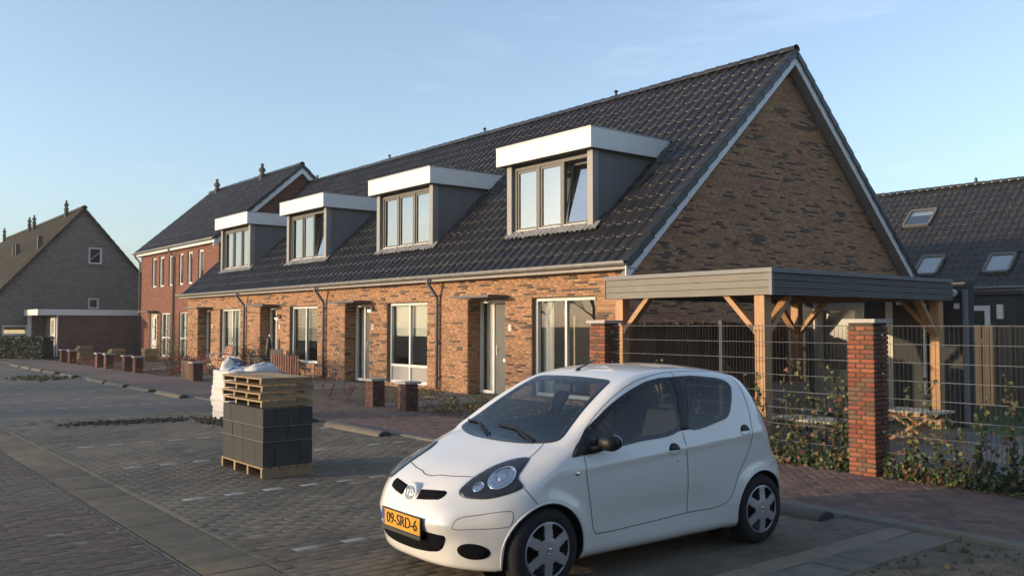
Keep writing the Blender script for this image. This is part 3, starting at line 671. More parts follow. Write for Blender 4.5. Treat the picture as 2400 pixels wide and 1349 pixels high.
# ------------------------------------------------------------------ tall red brick house at the far end of the row
m_rb = M('red_brick', (.205, .080, .054), .85, .2, 14, .5, 100, rand=.25, hue=.01)
m_rb2 = M('red_brick_dark', (.17, .070, .052), .85, .2, 14, .5, 100, rand=.25)
m_rmort = M('red_mortar', (.19, .12, .09), .95, .15, 8)
m_flue = M('flue_pipe', (.05, .05, .052), .5, .1, 4)
def flue(parent, x, y, z, h=.9, r=.11, m=None):
    MB().lathe([(r, 0), (r, h * .45), (r * 1.25, h * .47), (r * 1.25, h * .53), (r * .8, h * .56), (r * .8, h * .68), (r * 1.2, h * .7), (r * 1.1, h * .8), (r * .5, h * .86), (r * .55, h), (.001, h)], (x, y, z), 10).build('flue', m or m_flue, parent)
def red_house():
    ox = -25.44; FY = 1.30; ey, ez = 1.02, 5.42; ry, rz = 5.0, 8.95; sl = (rz - ez) / (ry - ey); th = math.atan(sl); by = 2 * ry - ey - .28
    t = thing('red_brick_house', 'tall red brick house with six narrow upper windows at the far end of the terrace', 'house', (ox, FY, 0))
    L = lambda x: x - ox; x0, x1 = L(-36.5), 0
    ups = [(-34.66, -33.95), (-33.49, -32.75), (-32.05, -31.35), (-30.56, -29.95), (-29.38, -28.72), (-27.97, -27.3)]
    ops = [(L(a), L(b), 3.55, 5.06) for a, b in ups] + [(L(-34.9), L(-33.75), 0, 2.28), (L(-33.15), L(-31.73), .10, 2.28), (L(-30.43), L(-29.0), .10, 2.28)]
    mb = MB(); wall_cells(mb, x0, x1, 0, ez - .10, 0, .3, ops); mb.box(x0, x0 + .25, .302, by - FY, 0, ez - .1); mb.box(x0 + .252, x1, by - FY - .25, by - FY, 0, ez - .1)
    mb.k = 1; mb.box(x0 + .26, x1 - .3, 2.5, 2.6, 0, ez - .1); mb.box(x0 + .26, x1 - .3, .302, 2.49, 2.7, 2.8); mb.k = 0
    w = mb.build('wall', [m_rmort, m_inside], t)
    MT = []; MI = []
    for (x, z, bw, bh, d) in courses(x0, x1, 0, ez - .10, ops, ch=.0625, bl=.22, seed=2.1, thr=.35): MT.append(TM((x, -.007, z), bw, .012, bh)); MI.append(int(d))
    # gable facing +x
    gv = [(0, .302, 0), (0, by - FY, 0), (0, by - FY, ez - .1), (0, ry - FY, rz - .15), (0, .0, ez - .1), (0, .302, ez - .1)]
    g = MB(); g.add([(-.001 + p[0], p[1], p[2]) for p in gv] + [(-.3, p[1], p[2]) for p in gv], [(0, 1, 2, 3, 4, 5), (11, 10, 9, 8, 7, 6)] + [(i, 6 + i, 6 + (i + 1) % 6, (i + 1) % 6) for i in range(6)]); g.build('gable_wall', m_rmort, t)
    slf = lambda z: (max(0, (z - ez + .1) / sl), (by - FY) - max(0, (z - ez + .1) / sl))
    for (x, z, bw, bh, d) in courses(0, by - FY, 4.4, rz - .2, [], slf, ch=.0625, bl=.22, seed=5, thr=.3): MT.append(TM((.006, x, z), bw, .012, bh, ax=(0, 1, 0), ay=(-1, 0, 0))); MI.append(int(d))
    pieces('brick', 'brickwork', UB, [m_rb, m_rb2], MT, MI, w, 0, (ox, FY, 0))
    for a, b in ups: frame_window(t, L(a) + .004, L(b) - .004, .06, 3.554, 5.056, (), (), .09, .08, sill=.06); MB().box(L(a) + .02, L(b) - .02, .20, .21, 3.6 + rnd.choice([0, .0, .5]), 5.05).build('window_blind', m_white, t)
    frame_window(t, L(-33.146), L(-31.734), .06, .104, 2.276, (L(-32.44),), (1.05,), .09, .08); MB().box(L(-33.1), L(-31.8), .20, .21, .15, 2.2).box(L(-30.4), L(-29.05), .20, .21, .15, 2.2).build('net_curtain', m_curtain, t); frame_window(t, L(-30.426), L(-29.004), .06, .104, 2.276, (L(-29.7),), (1.05,), .07, .08)
    dr = MB(); wall_cells(dr, L(-34.83), L(-33.82), .03, 2.2, .10, .15, [(L(-34.4), L(-34.2), .9, 2.0)]); dr = dr.build('door', m_offw, t)
    MB().box(L(-34.4), L(-34.2), .12, .13, .9, 2.0).build('pane', m_glass, dr)
    MB().box(L(-34.9) + .003, L(-34.832), .06, .16, 0.01, 2.28).box(L(-33.818), L(-33.753), .06, .16, 0.01, 2.28).box(L(-34.83), L(-33.82), .061, .159, 2.202, 2.278).build('door_frame', m_offw, t)
    MB().box(L(-35.1), L(-33.5), -.55, -.01, 2.31, 2.37).build('canopy', m_canopy, t)
    lp = MB().box(L(-33.6), L(-33.5), -.05, -.009, 1.98, 2.1).build('wall_lamp', m_black, t)
    rx0, rx1 = x0 - .25, .28; run = ry - ey
    dk = MB().extr([(ey - FY, ez - .02), (ry - FY, rz - .02), (2 * ry - ey - FY, ez - .02), (2 * ry - ey - FY, ez - .1), (ry - FY, rz - .12), (ey - FY, ez - .1)], rx0, rx1).build('roof', m_black, t)
    slope_tiles(dk, rx0, rx1, ey - FY, ez, th, run, int((rx1 - rx0) / .307), 12, (ox, FY, 0), 300)
    ridge_caps(dk, rx0, rx1, ry - FY, rz + .03)
    c, s_ = math.cos(th), math.sin(th); Ls = run / c / 12
    for sg, yb in ((1, ey - FY), (-1, 2 * ry - ey - FY)):
        for i in range(12):
            d = i * Ls - .04; vs = []
            for dd, lift in ((d, .03), (d + Ls * 1.05, 0)):
                for (xx, nn) in ((-.1, .05), (.045, .045), (.045, -.12), (.025, -.12), (.025, .02), (-.1, .03)): vs.append((rx1 + xx, yb + sg * (c * dd - s_ * (nn + lift)), ez + s_ * dd + c * (nn + lift)))
            MB().add(vs, [(a, (a + 1) % 6, 6 + (a + 1) % 6, 6 + a) for a in range(6)] + [tuple(range(6)), tuple(range(6, 12))]).build('verge_tile', m_verge, dk, fixn=True)
        vs = []
        for yy in (-.05, run):
            for xx in (rx1 - .02, rx1 + .012): vs += [(xx, yb + sg * yy, ez + yy * sl - .38), (xx, yb + sg * yy, ez + yy * sl - .06)]
        MB().add(vs, [(0, 1, 5, 4), (2, 6, 7, 3), (1, 3, 7, 5), (0, 4, 6, 2), (0, 2, 3, 1), (4, 5, 7, 6)]).build('barge_board', m_white, t, fixn=True)
        vs = []
        for yy in (-.05, run):
            for xx in (.01, rx1 - .021): vs += [(xx, yb + sg * yy, ez + yy * sl - .30), (xx, yb + sg * yy, ez + yy * sl - .27)]
        MB().add(vs, [(0, 1, 5, 4), (2, 6, 7, 3), (1, 3, 7, 5), (0, 4, 6, 2), (0, 2, 3, 1), (4, 5, 7, 6)]).build('soffit_panel', m_soff, t, fixn=True)
    MB().box(rx0, rx1 - .02, -.26, -.01, ez - .20, ez - .11).build('fascia', m_white, t)
    pr = [(-.34 - .075 * math.cos(math.pi * a / 8), ez - .01 - .09 * math.sin(math.pi * a / 8)) for a in range(9)]
    MB().extr(pr + [(y + (.007 if y < -.34 else -.007), z + .008) for y, z in pr][::-1], rx0, rx1 - .02).build('gutter', m_zinc, t)
    for xx in (L(-31.1), x0 + .05): MB().tube([(xx, -.34, ez - .09), (xx, -.34, ez - .2), (xx, -.08, ez - .5), (xx, -.08, .05)], .05, 8).build('downpipe', m_pipe, t, smooth=True)
    flue(t, L(-35.2), 3.5, 8.3, 1.25, .14); flue(t, L(-29.2), 3.5, 8.3, 1.25, .14)
red_house()

# ------------------------------------------------------------------ grey gabled house far left, with its garage
m_gbr = M('grey_brown_brick', (.215, .175, .15), .9, .2, 20, .5, 100, rand=.2)
m_gmort = M('grey_mortar', (.19, .16, .14), .95, .15, 8)
m_mtile = M('mossy_tile', (.038, .033, .024), .85, .25, 6, .4, 40, rand=.2, stain=[((.07, .085, .04), .8, .5, .7, .6)])
def grey_house():
    gx = -41.0; ry, rz = -.50, 8.08; sl = 1.155; th = math.atan(sl)
    t = thing('grey_brick_house', 'grey brown brick house with a steep mossy roof and tall gable, far left', 'house', (gx, ry, 0))
    W_ = (rz - .55) / sl; x1 = 0; x0 = -34
    prof = lambda z: ((-(rz - z) / sl), (rz - z) / sl)
    ops = [(.28, .98, 5.05, 5.98), (.30, .86, 2.55, 3.16), (-3.88, -2.66, 1.12, 1.66)]
    g = MB(); zs = sorted({0, .55, rz - .12, *[q for o in ops for q in o[2:]]})
    def trap(za, zb, ya0, ya1, yb0, yb1):
        vs = [(0, ya0, za), (0, ya1, za), (0, yb1, zb), (0, yb0, zb)]; g.add(vs + [(-.3, y, z) for _, y, z in vs], [(0, 1, 2, 3), (7, 6, 5, 4), (0, 4, 5, 1), (1, 5, 6, 2), (2, 6, 7, 3), (3, 7, 4, 0)])
    for za, zb in zip(zs, zs[1:]):
        La, Ra = prof(max(za, .55)); Lb, Rb = prof(max(zb, .55)); zm = (za + zb) / 2; cut = sorted([o for o in ops if o[2] < zm < o[3]])
        e = [(La, Lb)] + [q for o in cut for q in ((o[0], o[0]), (o[1], o[1]))] + [(Ra, Rb)]
        for i in range(0, len(e), 2): trap(za, zb, e[i][0], e[i + 1][0], e[i][1], e[i + 1][1])
    g.k = 1; g.box(-3, -2.9, -4.2, 4.2, 0, 4); g.k = 0
    g = g.build('gable_wall', [m_gmort, m_inside], t)
    MT = []
    for (x, z, bw, bh, d) in courses(-6.5, 6.5, 0, rz - .2, ops, lambda z: prof(max(z, .55)), ch=.0625, bl=.22): MT.append(TM((.006, x, z), bw, .012, bh, ax=(0, 1, 0), ay=(-1, 0, 0)))
    pieces('brick', 'brickwork', UB, [m_gbr], MT, [0] * len(MT), g, 0)
    MB().box(x0, -.302, -W_, -W_ + .3, 0, .6).box(x0, -.302, W_ - .3, W_, 0, .6).build('eaves_wall', m_gmort, t)
    for i, o in enumerate(ops):
        w = MB(); y0, y1, z0, z1 = o; f = .09
        w.box(-.12, -.02, y0, y0 + f, z0, z1).box(-.12, -.02, y1 - f, y1, z0, z1).box(-.119, -.021, y0 + f, y1 - f, z0, z0 + f).box(-.119, -.021, y0 + f, y1 - f, z1 - f, z1); w = w.build('window', m_offw, t)
        MB().box(-.075, -.065, y0 + f, y1 - f, z0 + f, z1 - f).build('pane', m_glass, w)
        if i == 0: MB().bar((-.10, y0 + f, z0 + .22), (-.10, y1 - f, z1 - .25), .02, .16, up=(1, 0, 0)).build('diagonal_board', m_offw, w)
        if i == 2: MB().box(-.30, -.28, y0 + f, y1 - f, z0 + f, z1 - .25).build('lit_shelf', M('lit_room', (.5, .4, .25), .8, .4, 5, emis=(1, .75, .4, .35)), w)
        MB().box(-.02, .05, y0 - .03, y1 + .03, z0 - .06, z0 - .003).build('sill', m_canopy, w)
    rx1 = .12; run = W_ + .2; ez = rz - run * sl
    dk = MB().extr([(-run, ez), (0, rz), (run, ez), (run, ez - .1), (0, rz - .12), (-run, ez - .1)], x0, rx1).build('roof', m_black, t)
    slope_tiles(dk, -24, rx1, -run, ez + .02, th, run, 78, 26, (gx, ry, 0), 300, mat=m_mtile)
    slope_tiles(dk, -8, rx1, run, ez + .02, th, run, 26, 26, (gx, ry, 0), 0, mat=m_mtile, flip=True)
    ridge_caps(dk, -24, rx1, 0, rz + .05, .45, .15, m_mtile)
    c, s_ = math.cos(th), math.sin(th)
    for sg in (1, -1):
        for i in range(26):
            d = i * (run / c / 26); q = run / c / 26; vs = []
            for dd, lift in ((d, .03), (d + q * 1.03, 0)):
                for xx, nn in ((-.2, .05), (.03, .05), (.03, -.10), (.0, -.10)): vs.append((rx1 + xx, sg * (-run + c * dd - s_ * (nn + lift)), ez + s_ * dd + c * (nn + lift)))
            MB().add(vs, [(a, (a + 1) % 4, 4 + (a + 1) % 4, 4 + a) for a in range(4)] + [(0, 1, 2, 3), (4, 5, 6, 7)]).build('verge_tile', m_mtile, dk, fixn=True)
    mfl = M('old_flue', (.09, .08, .07), .8, .2, 5)
    for fx, h in ((-2.8, .75), (-11.7, .75), (-13.2, .75), (-22.4, .8)): flue(t, fx, -.3, rz - .25, h + .25, .11, mfl)
    for fx, d in ((-.9, 2.0), (-7.2, 2.0), (-8.0, 2.0)): MB().box(fx - .12, fx + .12, -d - .12, -d + .12, rz - d * sl - .2, rz - d * sl + .75).build('vent_stack', mfl, t)
    for fx in (-3.4, -2.2): # roof lights low on the slope
        d = 3.9; p0 = Vector((fx, -d - .45, rz - (d + .45) * sl + .09)); vs = [(fx - .4, -d - .45, rz - (d + .45) * sl + .12), (fx + .4, -d - .45, rz - (d + .45) * sl + .12), (fx + .4, -d + .35, rz - (d - .35) * sl + .12), (fx - .4, -d + .35, rz - (d - .35) * sl + .12)]
        MB().add(vs + [(x, y + .05, z - .12) for x, y, z in vs], [(0, 1, 2, 3), (0, 4, 5, 1), (1, 5, 6, 2), (2, 6, 7, 3), (3, 7, 4, 0)]).build('roof_light', M('skylight_pane', (.25, .3, .33), .08, .05, 2, spec=.9), t)
grey_house()
def garage():
    t = thing('garage', 'flat-roofed brick garage with a white roof edge against the grey gable', 'garage', (-37.6, -2.4, 0))
    mb = MB(); mb.box(-3.1, 0, .0, 6.4, 0, 2.18); w = mb.build('wall', m_gmort, t)
    m = M('garage_brick', (.15, .085, .068), .9, .2, 20, .4, 90, rand=.22); MT = []
    for (x, z, bw, bh, d) in courses(0, 6.4, 0, 2.16, [], ch=.0625, bl=.22): MT.append(TM((.006, x, z), bw, .012, bh, ax=(0, 1, 0), ay=(-1, 0, 0)))
    for (x, z, bw, bh, d) in courses(-.45, 0, 0, 2.16, [], ch=.0625, bl=.22): MT.append(TM((x, -.006, z), bw, .012, bh))
    pieces('brick', 'brickwork', UB, [m], MT, [0] * len(MT), w, 0)
    MB().box(-3.3, .12, -.95, 6.5, 2.19, 2.24).build('ceiling_panel', m_soff, t)
    MB().box(-3.3, .15, -.98, -.952, 2.16, 2.46).build('fascia_panel', m_white, t); MB().box(.122, .15, -.950, 6.5, 2.16, 2.46).build('fascia_panel', m_white, t)
    MB().box(-3.3, .120, -.949, 6.5, 2.38, 2.42).build('flat_roof', m_canopy, t)
    d = MB().box(-1.6, -.55, -.03, -.002, .05, 2.05).build('door', m_offw, t); MB().box(-1.35, -.8, -.04, -.031, 1.2, 1.9).build('pane', m_glass, d)
    MB().box(-2.75, -2.55, -.9, -.75, 0, 2.185).build('post', m_offw, t)
    MB().tube([(.05, -.05, 2.15), (.05, -.05, .05)], .04, 8).build('downpipe', m_bargeb, t)
garage()

# ------------------------------------------------------------------ row of houses behind, right
def back_row():
    E_, ze = 24.1, 3.19; ry = 29.45; rz = ze + (ry - E_) * .92
    t = thing('rear_terrace', 'dark-roofed house with three roof windows behind the garden, right edge', 'house', (-4, E_, 0))
    x0, x1 = -16, 30; run = ry - E_
    m_clad = M('black_cladding', (.035, .038, .042), .7, .15, 5)
    MB().box(x0, x1, .35, .6, 0, ze - .15).box(x0, x1, 2 * run - .6, 2 * run - .35, 0, ze - .15).build('wall', m_clad, t)
    dk = MB().extr([(0, ze - .02), (run, rz - .02), (2 * run, ze - .02), (2 * run, ze - .12), (run, rz - .14), (0, ze - .12)], x0, x1).build('roof', m_black, t)
    sk = [(-8.60, -7.40, 27.30, 28.16), (-6.80, -5.84, 24.68, 25.56), (-3.92, -2.93, 24.65, 25.47)]
    slope_tiles(dk, x0 + .0, 16, 0, ze, TH, run, int(32 / .307), 17, (-4, E_, 0), 300, skip=lambda x, y: any(a + 4 - .05 < x < b + 4 + .05 and c - E_ - .1 < y < d - E_ + .1 for a, b, c, d in sk))
    ridge_caps(dk, x0, 16, run, rz + .035)
    MB().box(x0, x1, -.02, .34, ze - .26, ze - .14).build('fascia', m_offw, t)
    pr = [(-.10 - .075 * math.cos(math.pi * a / 8), ze + .0 - .09 * math.sin(math.pi * a / 8)) for a in range(9)]
    MB().extr(pr + [(y + (.007 if y < -.1 else -.007), z + .008) for y, z in pr][::-1], x0, x1).build('gutter', m_zinc, t)
    for i, (a, b, c, d) in enumerate(sk):
        zf = lambda y: ze + (y - E_) * .92 + .10; n = Vector((0, -ST, CT)); vs = [Vector((a + 4, c - E_, zf(c))), Vector((b + 4, c - E_, zf(c))), Vector((b + 4, d - E_, zf(d))), Vector((a + 4, d - E_, zf(d)))]
        f = MB(); q = .09; up = Vector((0, CT, ST)); rt = Vector((1, 0, 0))
        f.bar(vs[0], vs[1], .10, .12, n); f.bar(vs[3], vs[2], .10, .12, n); f.bar(vs[0] + up * .06, vs[3] - up * .06, .10, .118, n); f.bar(vs[1] + up * .06, vs[2] - up * .06, .10, .118, n)
        f = f.build('roof_window', m_canopy, t)
        iv = [vs[0] + rt * .05 + up * .05, vs[1] - rt * .05 + up * .05, vs[2] - rt * .05 - up * .05, vs[3] + rt * .05 - up * .05]
        MB().add([p + n * .02 for p in iv], [(0, 1, 2, 3)]).build('pane', m_dglass, f)
        top = .0 if i else .72
        bv = [iv[0].lerp(iv[3], top), iv[1].lerp(iv[2], top), iv[2], iv[3]]
        MB().add([p - n * .06 for p in bv], [(0, 1, 2, 3)]).build('blind', M('pale_blind', (.72, .72, .68), .8, .04, 2), f)
    flue(t, -6.2 + 4, run, rz, .35, .07)
back_row()
# ------------------------------------------------------------------ carport, shed, fences
m_doug = M('larch_timber', (.42, .24, .115), .6, .22, 2.2, .25, 30, grain=(6, 6, .7))
m_doug2 = M('larch_brace', (.40, .225, .105), .6, .22, 2.2, .25, 30, grain=(3, 3, 3))
def woodboard(name, col, sc=(.9, 6, 6)):
    m = M(name, col, .62, .10, 3, 0); t = m.node_tree; n = t.nodes; l = t.links; b = n['Principled BSDF']
    tc = n.new('ShaderNodeTexCoord'); mp = n.new('ShaderNodeMapping'); mp.inputs['Scale'].default_value = sc; l.new(tc.outputs['Object'], mp.inputs[0])
    w = n.new('ShaderNodeTexWave'); w.wave_type = 'RINGS'; w.rings_direction = 'SPHERICAL'; w.inputs['Scale'].default_value = 2.6; w.inputs['Distortion'].default_value = 3; w.inputs['Detail'].default_value = 3; l.new(mp.outputs[0], w.inputs['Vector'])
    bp = n.new('ShaderNodeBump'); bp.inputs['Strength'].default_value = .5; bp.inputs['Distance'].default_value = .008; l.new(w.outputs['Fac'], bp.inputs['Height']); l.new(bp.outputs[0], b.inputs['Normal']); return m
m_clad2 = woodboard('sunlit_grey_board', (.225, .205, .172))  # front boards: sunlight put into the colour, lighter than the side copy
m_clad3 = woodboard('shaded_grey_board_side', (.085, .080, .074), (6, .9, 6))  # same boards on the sides, darkened in colour for shade
m_shed = M('dark_shed_board', (.026, .030, .036), .7, .15, 4, .2, 40, grain=(1, 1, 8))
def carport():
    X0, X1, Y0, Y1 = 2.36, 5.40, -2.95, 2.06; t = thing('carport', 'timber carport with a grey boarded roof edge on orange-brown posts', 'carport', (X0, Y0, 0))
    L = lambda x, y: (x - X0, y - Y0); zb, zt = 2.09, 2.44
    W_, D_ = X1 - X0, Y1 - Y0
    pw = .155
    for (px, py) in ((.24, .10), (W_ - .22, .10), (.24, D_ - .25), (W_ - .12, D_ - .35)):
        MB().box(px - pw / 2, px + pw / 2, py - pw / 2 + .02, py + pw / 2 + .02, 0, zb + .02).build('post', m_doug, t)
    def brace(a, b): MB().bar(a, b, .07, .12, up=(0, 1, 0) if abs(a[1] - b[1]) < .01 else (1, 0, 0)).build('brace', m_doug2, t)
    y = .12
    brace((W_ - .22 - .06, y, 1.58), (W_ - .22 - .60, y, 2.13)); brace((.24 + .06, y, 1.58), (.24 + .60, y, 2.13))
    brace((W_ - .22, y + .06, 1.58), (W_ - .22, y + .60, 2.13)); brace((W_ - .12, D_ - .42, 1.55), (W_ - .12, D_ - .98, 2.13)); brace((W_ - .17, D_ - .33, 1.55), (W_ - .72, D_ - .33, 2.13))
    brace((.24, D_ - .30, 1.55), (.24, D_ - .88, 2.13)); brace((.24, y + .06, 1.58), (.24, y + .60, 2.13)); brace((.30, D_ - .22, 1.55), (.84, D_ - .22, 2.13))
    for yy in (.12, D_ - .25): MB().box(.03, W_ - .03, yy - .05, yy + .05, zb + .021, zb + .16).build('beam', m_doug, t)
    for i in range(9): xx = .06 + i * (W_ - .12) / 8; MB().box(xx - .03, xx + .03, .03, D_ - .03, zb + .161, zb + .28).build('joist', m_doug, t)
    MB().box(.028, W_ - .028, .028, D_ - .028, zb + .281, zb + .31).build('roof', m_canopy, t)
    n = 3; h = (zt - .06 - zb) / n
    for i in range(n):           # overlapping boards, front and sides
        z0 = zb + i * h; z1 = z0 + h - .006
        for nm, a in (('board', 0),):
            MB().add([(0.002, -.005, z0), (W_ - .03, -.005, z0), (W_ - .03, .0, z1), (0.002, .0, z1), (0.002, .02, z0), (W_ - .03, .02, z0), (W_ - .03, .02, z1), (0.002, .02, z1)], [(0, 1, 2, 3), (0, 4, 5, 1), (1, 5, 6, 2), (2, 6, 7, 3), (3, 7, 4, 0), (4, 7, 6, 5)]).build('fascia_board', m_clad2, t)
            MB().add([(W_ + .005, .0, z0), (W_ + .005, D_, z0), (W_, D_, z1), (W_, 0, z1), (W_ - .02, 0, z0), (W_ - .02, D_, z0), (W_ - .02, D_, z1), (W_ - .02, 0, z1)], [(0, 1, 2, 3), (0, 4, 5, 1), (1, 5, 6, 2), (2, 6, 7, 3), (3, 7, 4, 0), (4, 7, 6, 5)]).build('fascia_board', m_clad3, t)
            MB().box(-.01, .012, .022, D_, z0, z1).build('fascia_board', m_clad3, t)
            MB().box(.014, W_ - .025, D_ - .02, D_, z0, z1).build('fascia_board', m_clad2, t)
    MB().box(W_ - .028, W_ + .018, -.018, -.013, zb - .005, zt - .062).box(W_ + .0135, W_ + .018, -.012, .03, zb - .005, zt - .062).box(-.016, -.002, -.016, .03, zb - .005, zt - .062).build('corner_trim', m_pipe, t)
    MB().box(-.02, W_ + .025, -.025, .03, zt - .058, zt).box(W_ - .03, W_ + .025, .031, D_, zt - .058, zt).box(-.02, .03, .031, D_, zt - .058, zt).build('roof_trim', m_pipe, t)
carport()
def shed():
    X0, X1, Y0 = 2.40, 5.48, 2.30; t = thing('garden_shed', 'dark grey boarded shed with a pale glazed door at the back of the carport', 'shed', (X0, Y0, 0)); W_ = X1 - X0
    MB().box(0, W_, .03, .30, 0, 2.40).build('frame', m_black, t)
    z = 0; mw = []
    while z < 2.36:
        h = min(.145, 2.38 - z)
        for a, b in ((0, .24), (1.31, W_)):
            if a == 1.31 or True: MB().add([(a, -.0, z), (b, -.0, z), (b, .014, z + h), (a, .014, z + h), (a, .03, z), (b, .03, z), (b, .03, z + h), (a, .03, z + h)], [(0, 1, 2, 3), (0, 4, 5, 1), (1, 5, 6, 2), (2, 6, 7, 3), (3, 7, 4, 0)]).build('board', m_shed, t)
        if z > 2.1: MB().box(.241, 1.309, .002, .03, z, z + h - .005).build('board', m_shed, t)
        MB().box(W_, W_ + .018, .03, .30, z, z + h - .006).build('board', m_shed, t)
        z += .145
    m_pale = M('pale_green_grey_frame', (.50, .49, .42), .5, .05, 2)
    d = MB(); wall_cells(d, .26, 1.30, .05, 2.10, -.02, .028, [(.46, 1.12, .86, 1.96)]); d = d.build('door', m_pale, t)
    MB().box(.46, 1.12, .005, .012, .86, 1.96).build('pane', M('frosted_pane', (.16, .165, .15), .25, .05, 2, spec=.7), d)
    MB().tube([(.33, -.02, 1.85), (.33, -.06, 1.85)], .015, 8).build('handle', m_steel, d)
    MB().box(1.70, 1.83, -.012, -.001, .0, 2.12).build('corner_board', m_pale, t)
    MB().tube([(2.43, -.06, 2.05), (2.43, -.06, .03)], .03, 8).build('downpipe', m_bargeb, t); MB().tube([(W_ + .03, -.05, 2.28), (W_ + .03, -.05, .03)], .045, 10).build('downpipe', m_pipe, t)
    wall_camera = MB().lathe([(.001, .05), (.06, .05), (.065, .0), (.055, -.03)], (W_ - .14, -.09, 2.22), 14, Matrix.Rotation(R(100), 4, 'X')).tube([(W_ - .14, .0, 2.22), (W_ - .14, -.07, 2.22)], .03, 8).build('wall_lamp', m_white, t)  # white wall camera; it carries no lamp
    MB().box(W_ - .16, W_ - .08, -.04, -.001, 1.96, 2.05).build('socket_box', m_white, t); MB().box(1.92, 2.08, -.05, -.001, 2.04, 2.09).build('lamp_strip', m_white, t)
shed()
def plank_fence(name, label, x, y0, y1, h, axis, m, w=.19, pointed=False, rail=True, gap=.012):
    t = thing(name, label, 'fence', (x, y0, 0) if axis == 'y' else (y0, x, 0)); p = 0; i = 0
    while p < y1 - y0 - .05:
        ww = w * rnd.uniform(.92, 1.05); hh = h + rnd.uniform(-.015, .015); d = .018 if i % 2 else 0
        a, b = p, min(p + ww - gap, y1 - y0)
        bx = (-.012 + d, .012 + d, a, b) if axis == 'y' else (a, b, -.012 - d, .012 - d)
        mb = MB(); mb.box(bx[0], bx[1], bx[2], bx[3], .04, hh)
        if pointed:
            mb = MB(); xs = (a, b); mid = (a + b) / 2
            vs = [(a, .04), (b, .04), (b, hh - .04), (b - .02, hh - .01), (mid, hh + .01), (a + .02, hh - .01), (a, hh - .04)]
            q = [(u, -.011, z) if axis == 'x' else (-.011, u, z) for u, z in vs] + [(u, .011, z) if axis == 'x' else (.011, u, z) for u, z in vs]; k = len(vs)
            mb.add(q, [tuple(range(k)), tuple(range(2 * k - 1, k - 1, -1))] + [(j, k + j, k + (j + 1) % k, (j + 1) % k) for j in range(k)])
        mb.build('plank', m, t, fixn=pointed); p += ww; i += 1
    if rail:
        for z in (h * .25, h * .75):
            if axis == 'y': MB().box(-.06, -.032, 0, y1 - y0, z - .035, z + .035).build('rail', m, t)
            else: MB().box(0, y1 - y0, .032, .06, z - .035, z + .035).build('rail', m, t)
    return t
m_brownp = M('brown_plank', (.15, .088, .058), .8, .22, 3, .3, 40, grain=(8, 8, .8), rand=.28)
m_tanp = M('weathered_plank', (.095, .079, .056), .85, .2, 3, .3, 40, grain=(8, 8, .8), rand=.16)
plank_fence('plank_fence', 'dark brown vertical plank fence along the left side of the carport', 2.30, -2.75, 2.0, 1.72, 'y', m_brownp, .14)
plank_fence('board_fence', 'weathered tan board fence behind the lawn at the right edge', 6.5, 3.6, 13.0, 1.68, 'x', m_tanp, .16, gap=.02)
def outbuilding():
    t = thing('outbuilding', 'black boarded outbuilding with a white-framed window behind the tan fence', 'shed', (-.6, 11, 0)); W_ = 3.4
    m = M('black_board', (.030, .034, .038), .7, .15, 4)
    MB().box(0, W_, .03, 4, 0, 2.44).build('frame', m_black, t); z = 0
    while z < 2.4: MB().add([(0, 0, z), (W_, 0, z), (W_, .016, z + .16), (0, .016, z + .16), (0, .03, z), (W_, .03, z), (W_, .03, z + .16), (0, .03, z + .16)], [(0, 1, 2, 3), (0, 4, 5, 1), (1, 5, 6, 2), (2, 6, 7, 3), (3, 7, 4, 0)]).build('board', m, t); z += .163
    MB().box(-.1, W_ + .1, -.1, 4.1, 2.45, 2.56).build('flat_roof', m_black, t)
    frame_window(t, 1.55, 2.78, -.035, 1.2, 2.18, (), (), .13, .06)
    lp = MB().box(2.97, 3.11, -.10, -.001, 1.84, 2.20).build('wall_lamp', m_white, t)
    for i in range(4): MB().box(2.965, 3.115, -.105, -.101, 1.90 + i * .08, 1.915 + i * .08).build('louvre', m_steel, lp)
outbuilding()

# brick pillars and steel mesh fence along the sidewalk
m_pb = M('pillar_brick_red', (.26, .088, .047), .85, .2, 16, .5, 100, rand=.28, hue=.012)
m_pb2 = M('pillar_brick_brown', (.145, .085, .055), .85, .2, 16, .5, 100, rand=.2)
m_pm = M('pillar_mortar', (.075, .06, .05), .95, .2, 8)
m_cap = M('cap_stone', (.40, .38, .34), .7, .08, 5, .2, 60)
FYN = -3.50
def pillar(name, label, cat, x, y, w, h, ch, group, mats, nind=300, cap=.045, capo=.035):
    t = thing(name, label, cat, (x, y, 0), group=group); c = .012
    core = MB().box(c, w - c, c, w - c, 0, h).build('core', m_pm, t)
    MT = []; MI = []; n = int(h / ch)
    for i in range(n):
        z = i * ch + .004; hh = ch - .011
        for side in range(4):
            cuts = [0, .5, 1] if (i + side) % 2 == 0 else [0, .31, .66, 1]
            for a, b in zip(cuts, cuts[1:]):
                o = rnd.gauss(0, .0015); p0, p1 = a * w + (.004 if a else 0), b * w - (.004 if b < 1 else 0); q = .0035 if side in (0, 2) else 0
                if side == 0: m = TM((p0, -.0 + o, z), p1 - p0, .016, hh)
                elif side == 1: m = TM((w - o - .0005, p0 + .0035, z), p1 - p0 - .007, .016, hh, ax=(0, 1, 0), ay=(-1, 0, 0))
                elif side == 2: m = TM((w - p0, w - o, z), p1 - p0, .016, hh, ax=(-1, 0, 0), ay=(0, -1, 0))
                else: m = TM((o + .0005, w - p0 - .0035, z), p1 - p0 - .007, .016, hh, ax=(0, -1, 0), ay=(1, 0, 0))
                MT.append(m); MI.append(0 if rnd.random() < .68 else 1)
    pieces('brick', 'brickwork', UB, mats, MT, MI, core, nind, (x, y, 0))
    MB().box(-capo, w + capo, -capo, w + capo, h + .001, h + cap).build('cap', m_cap, t)
    return t
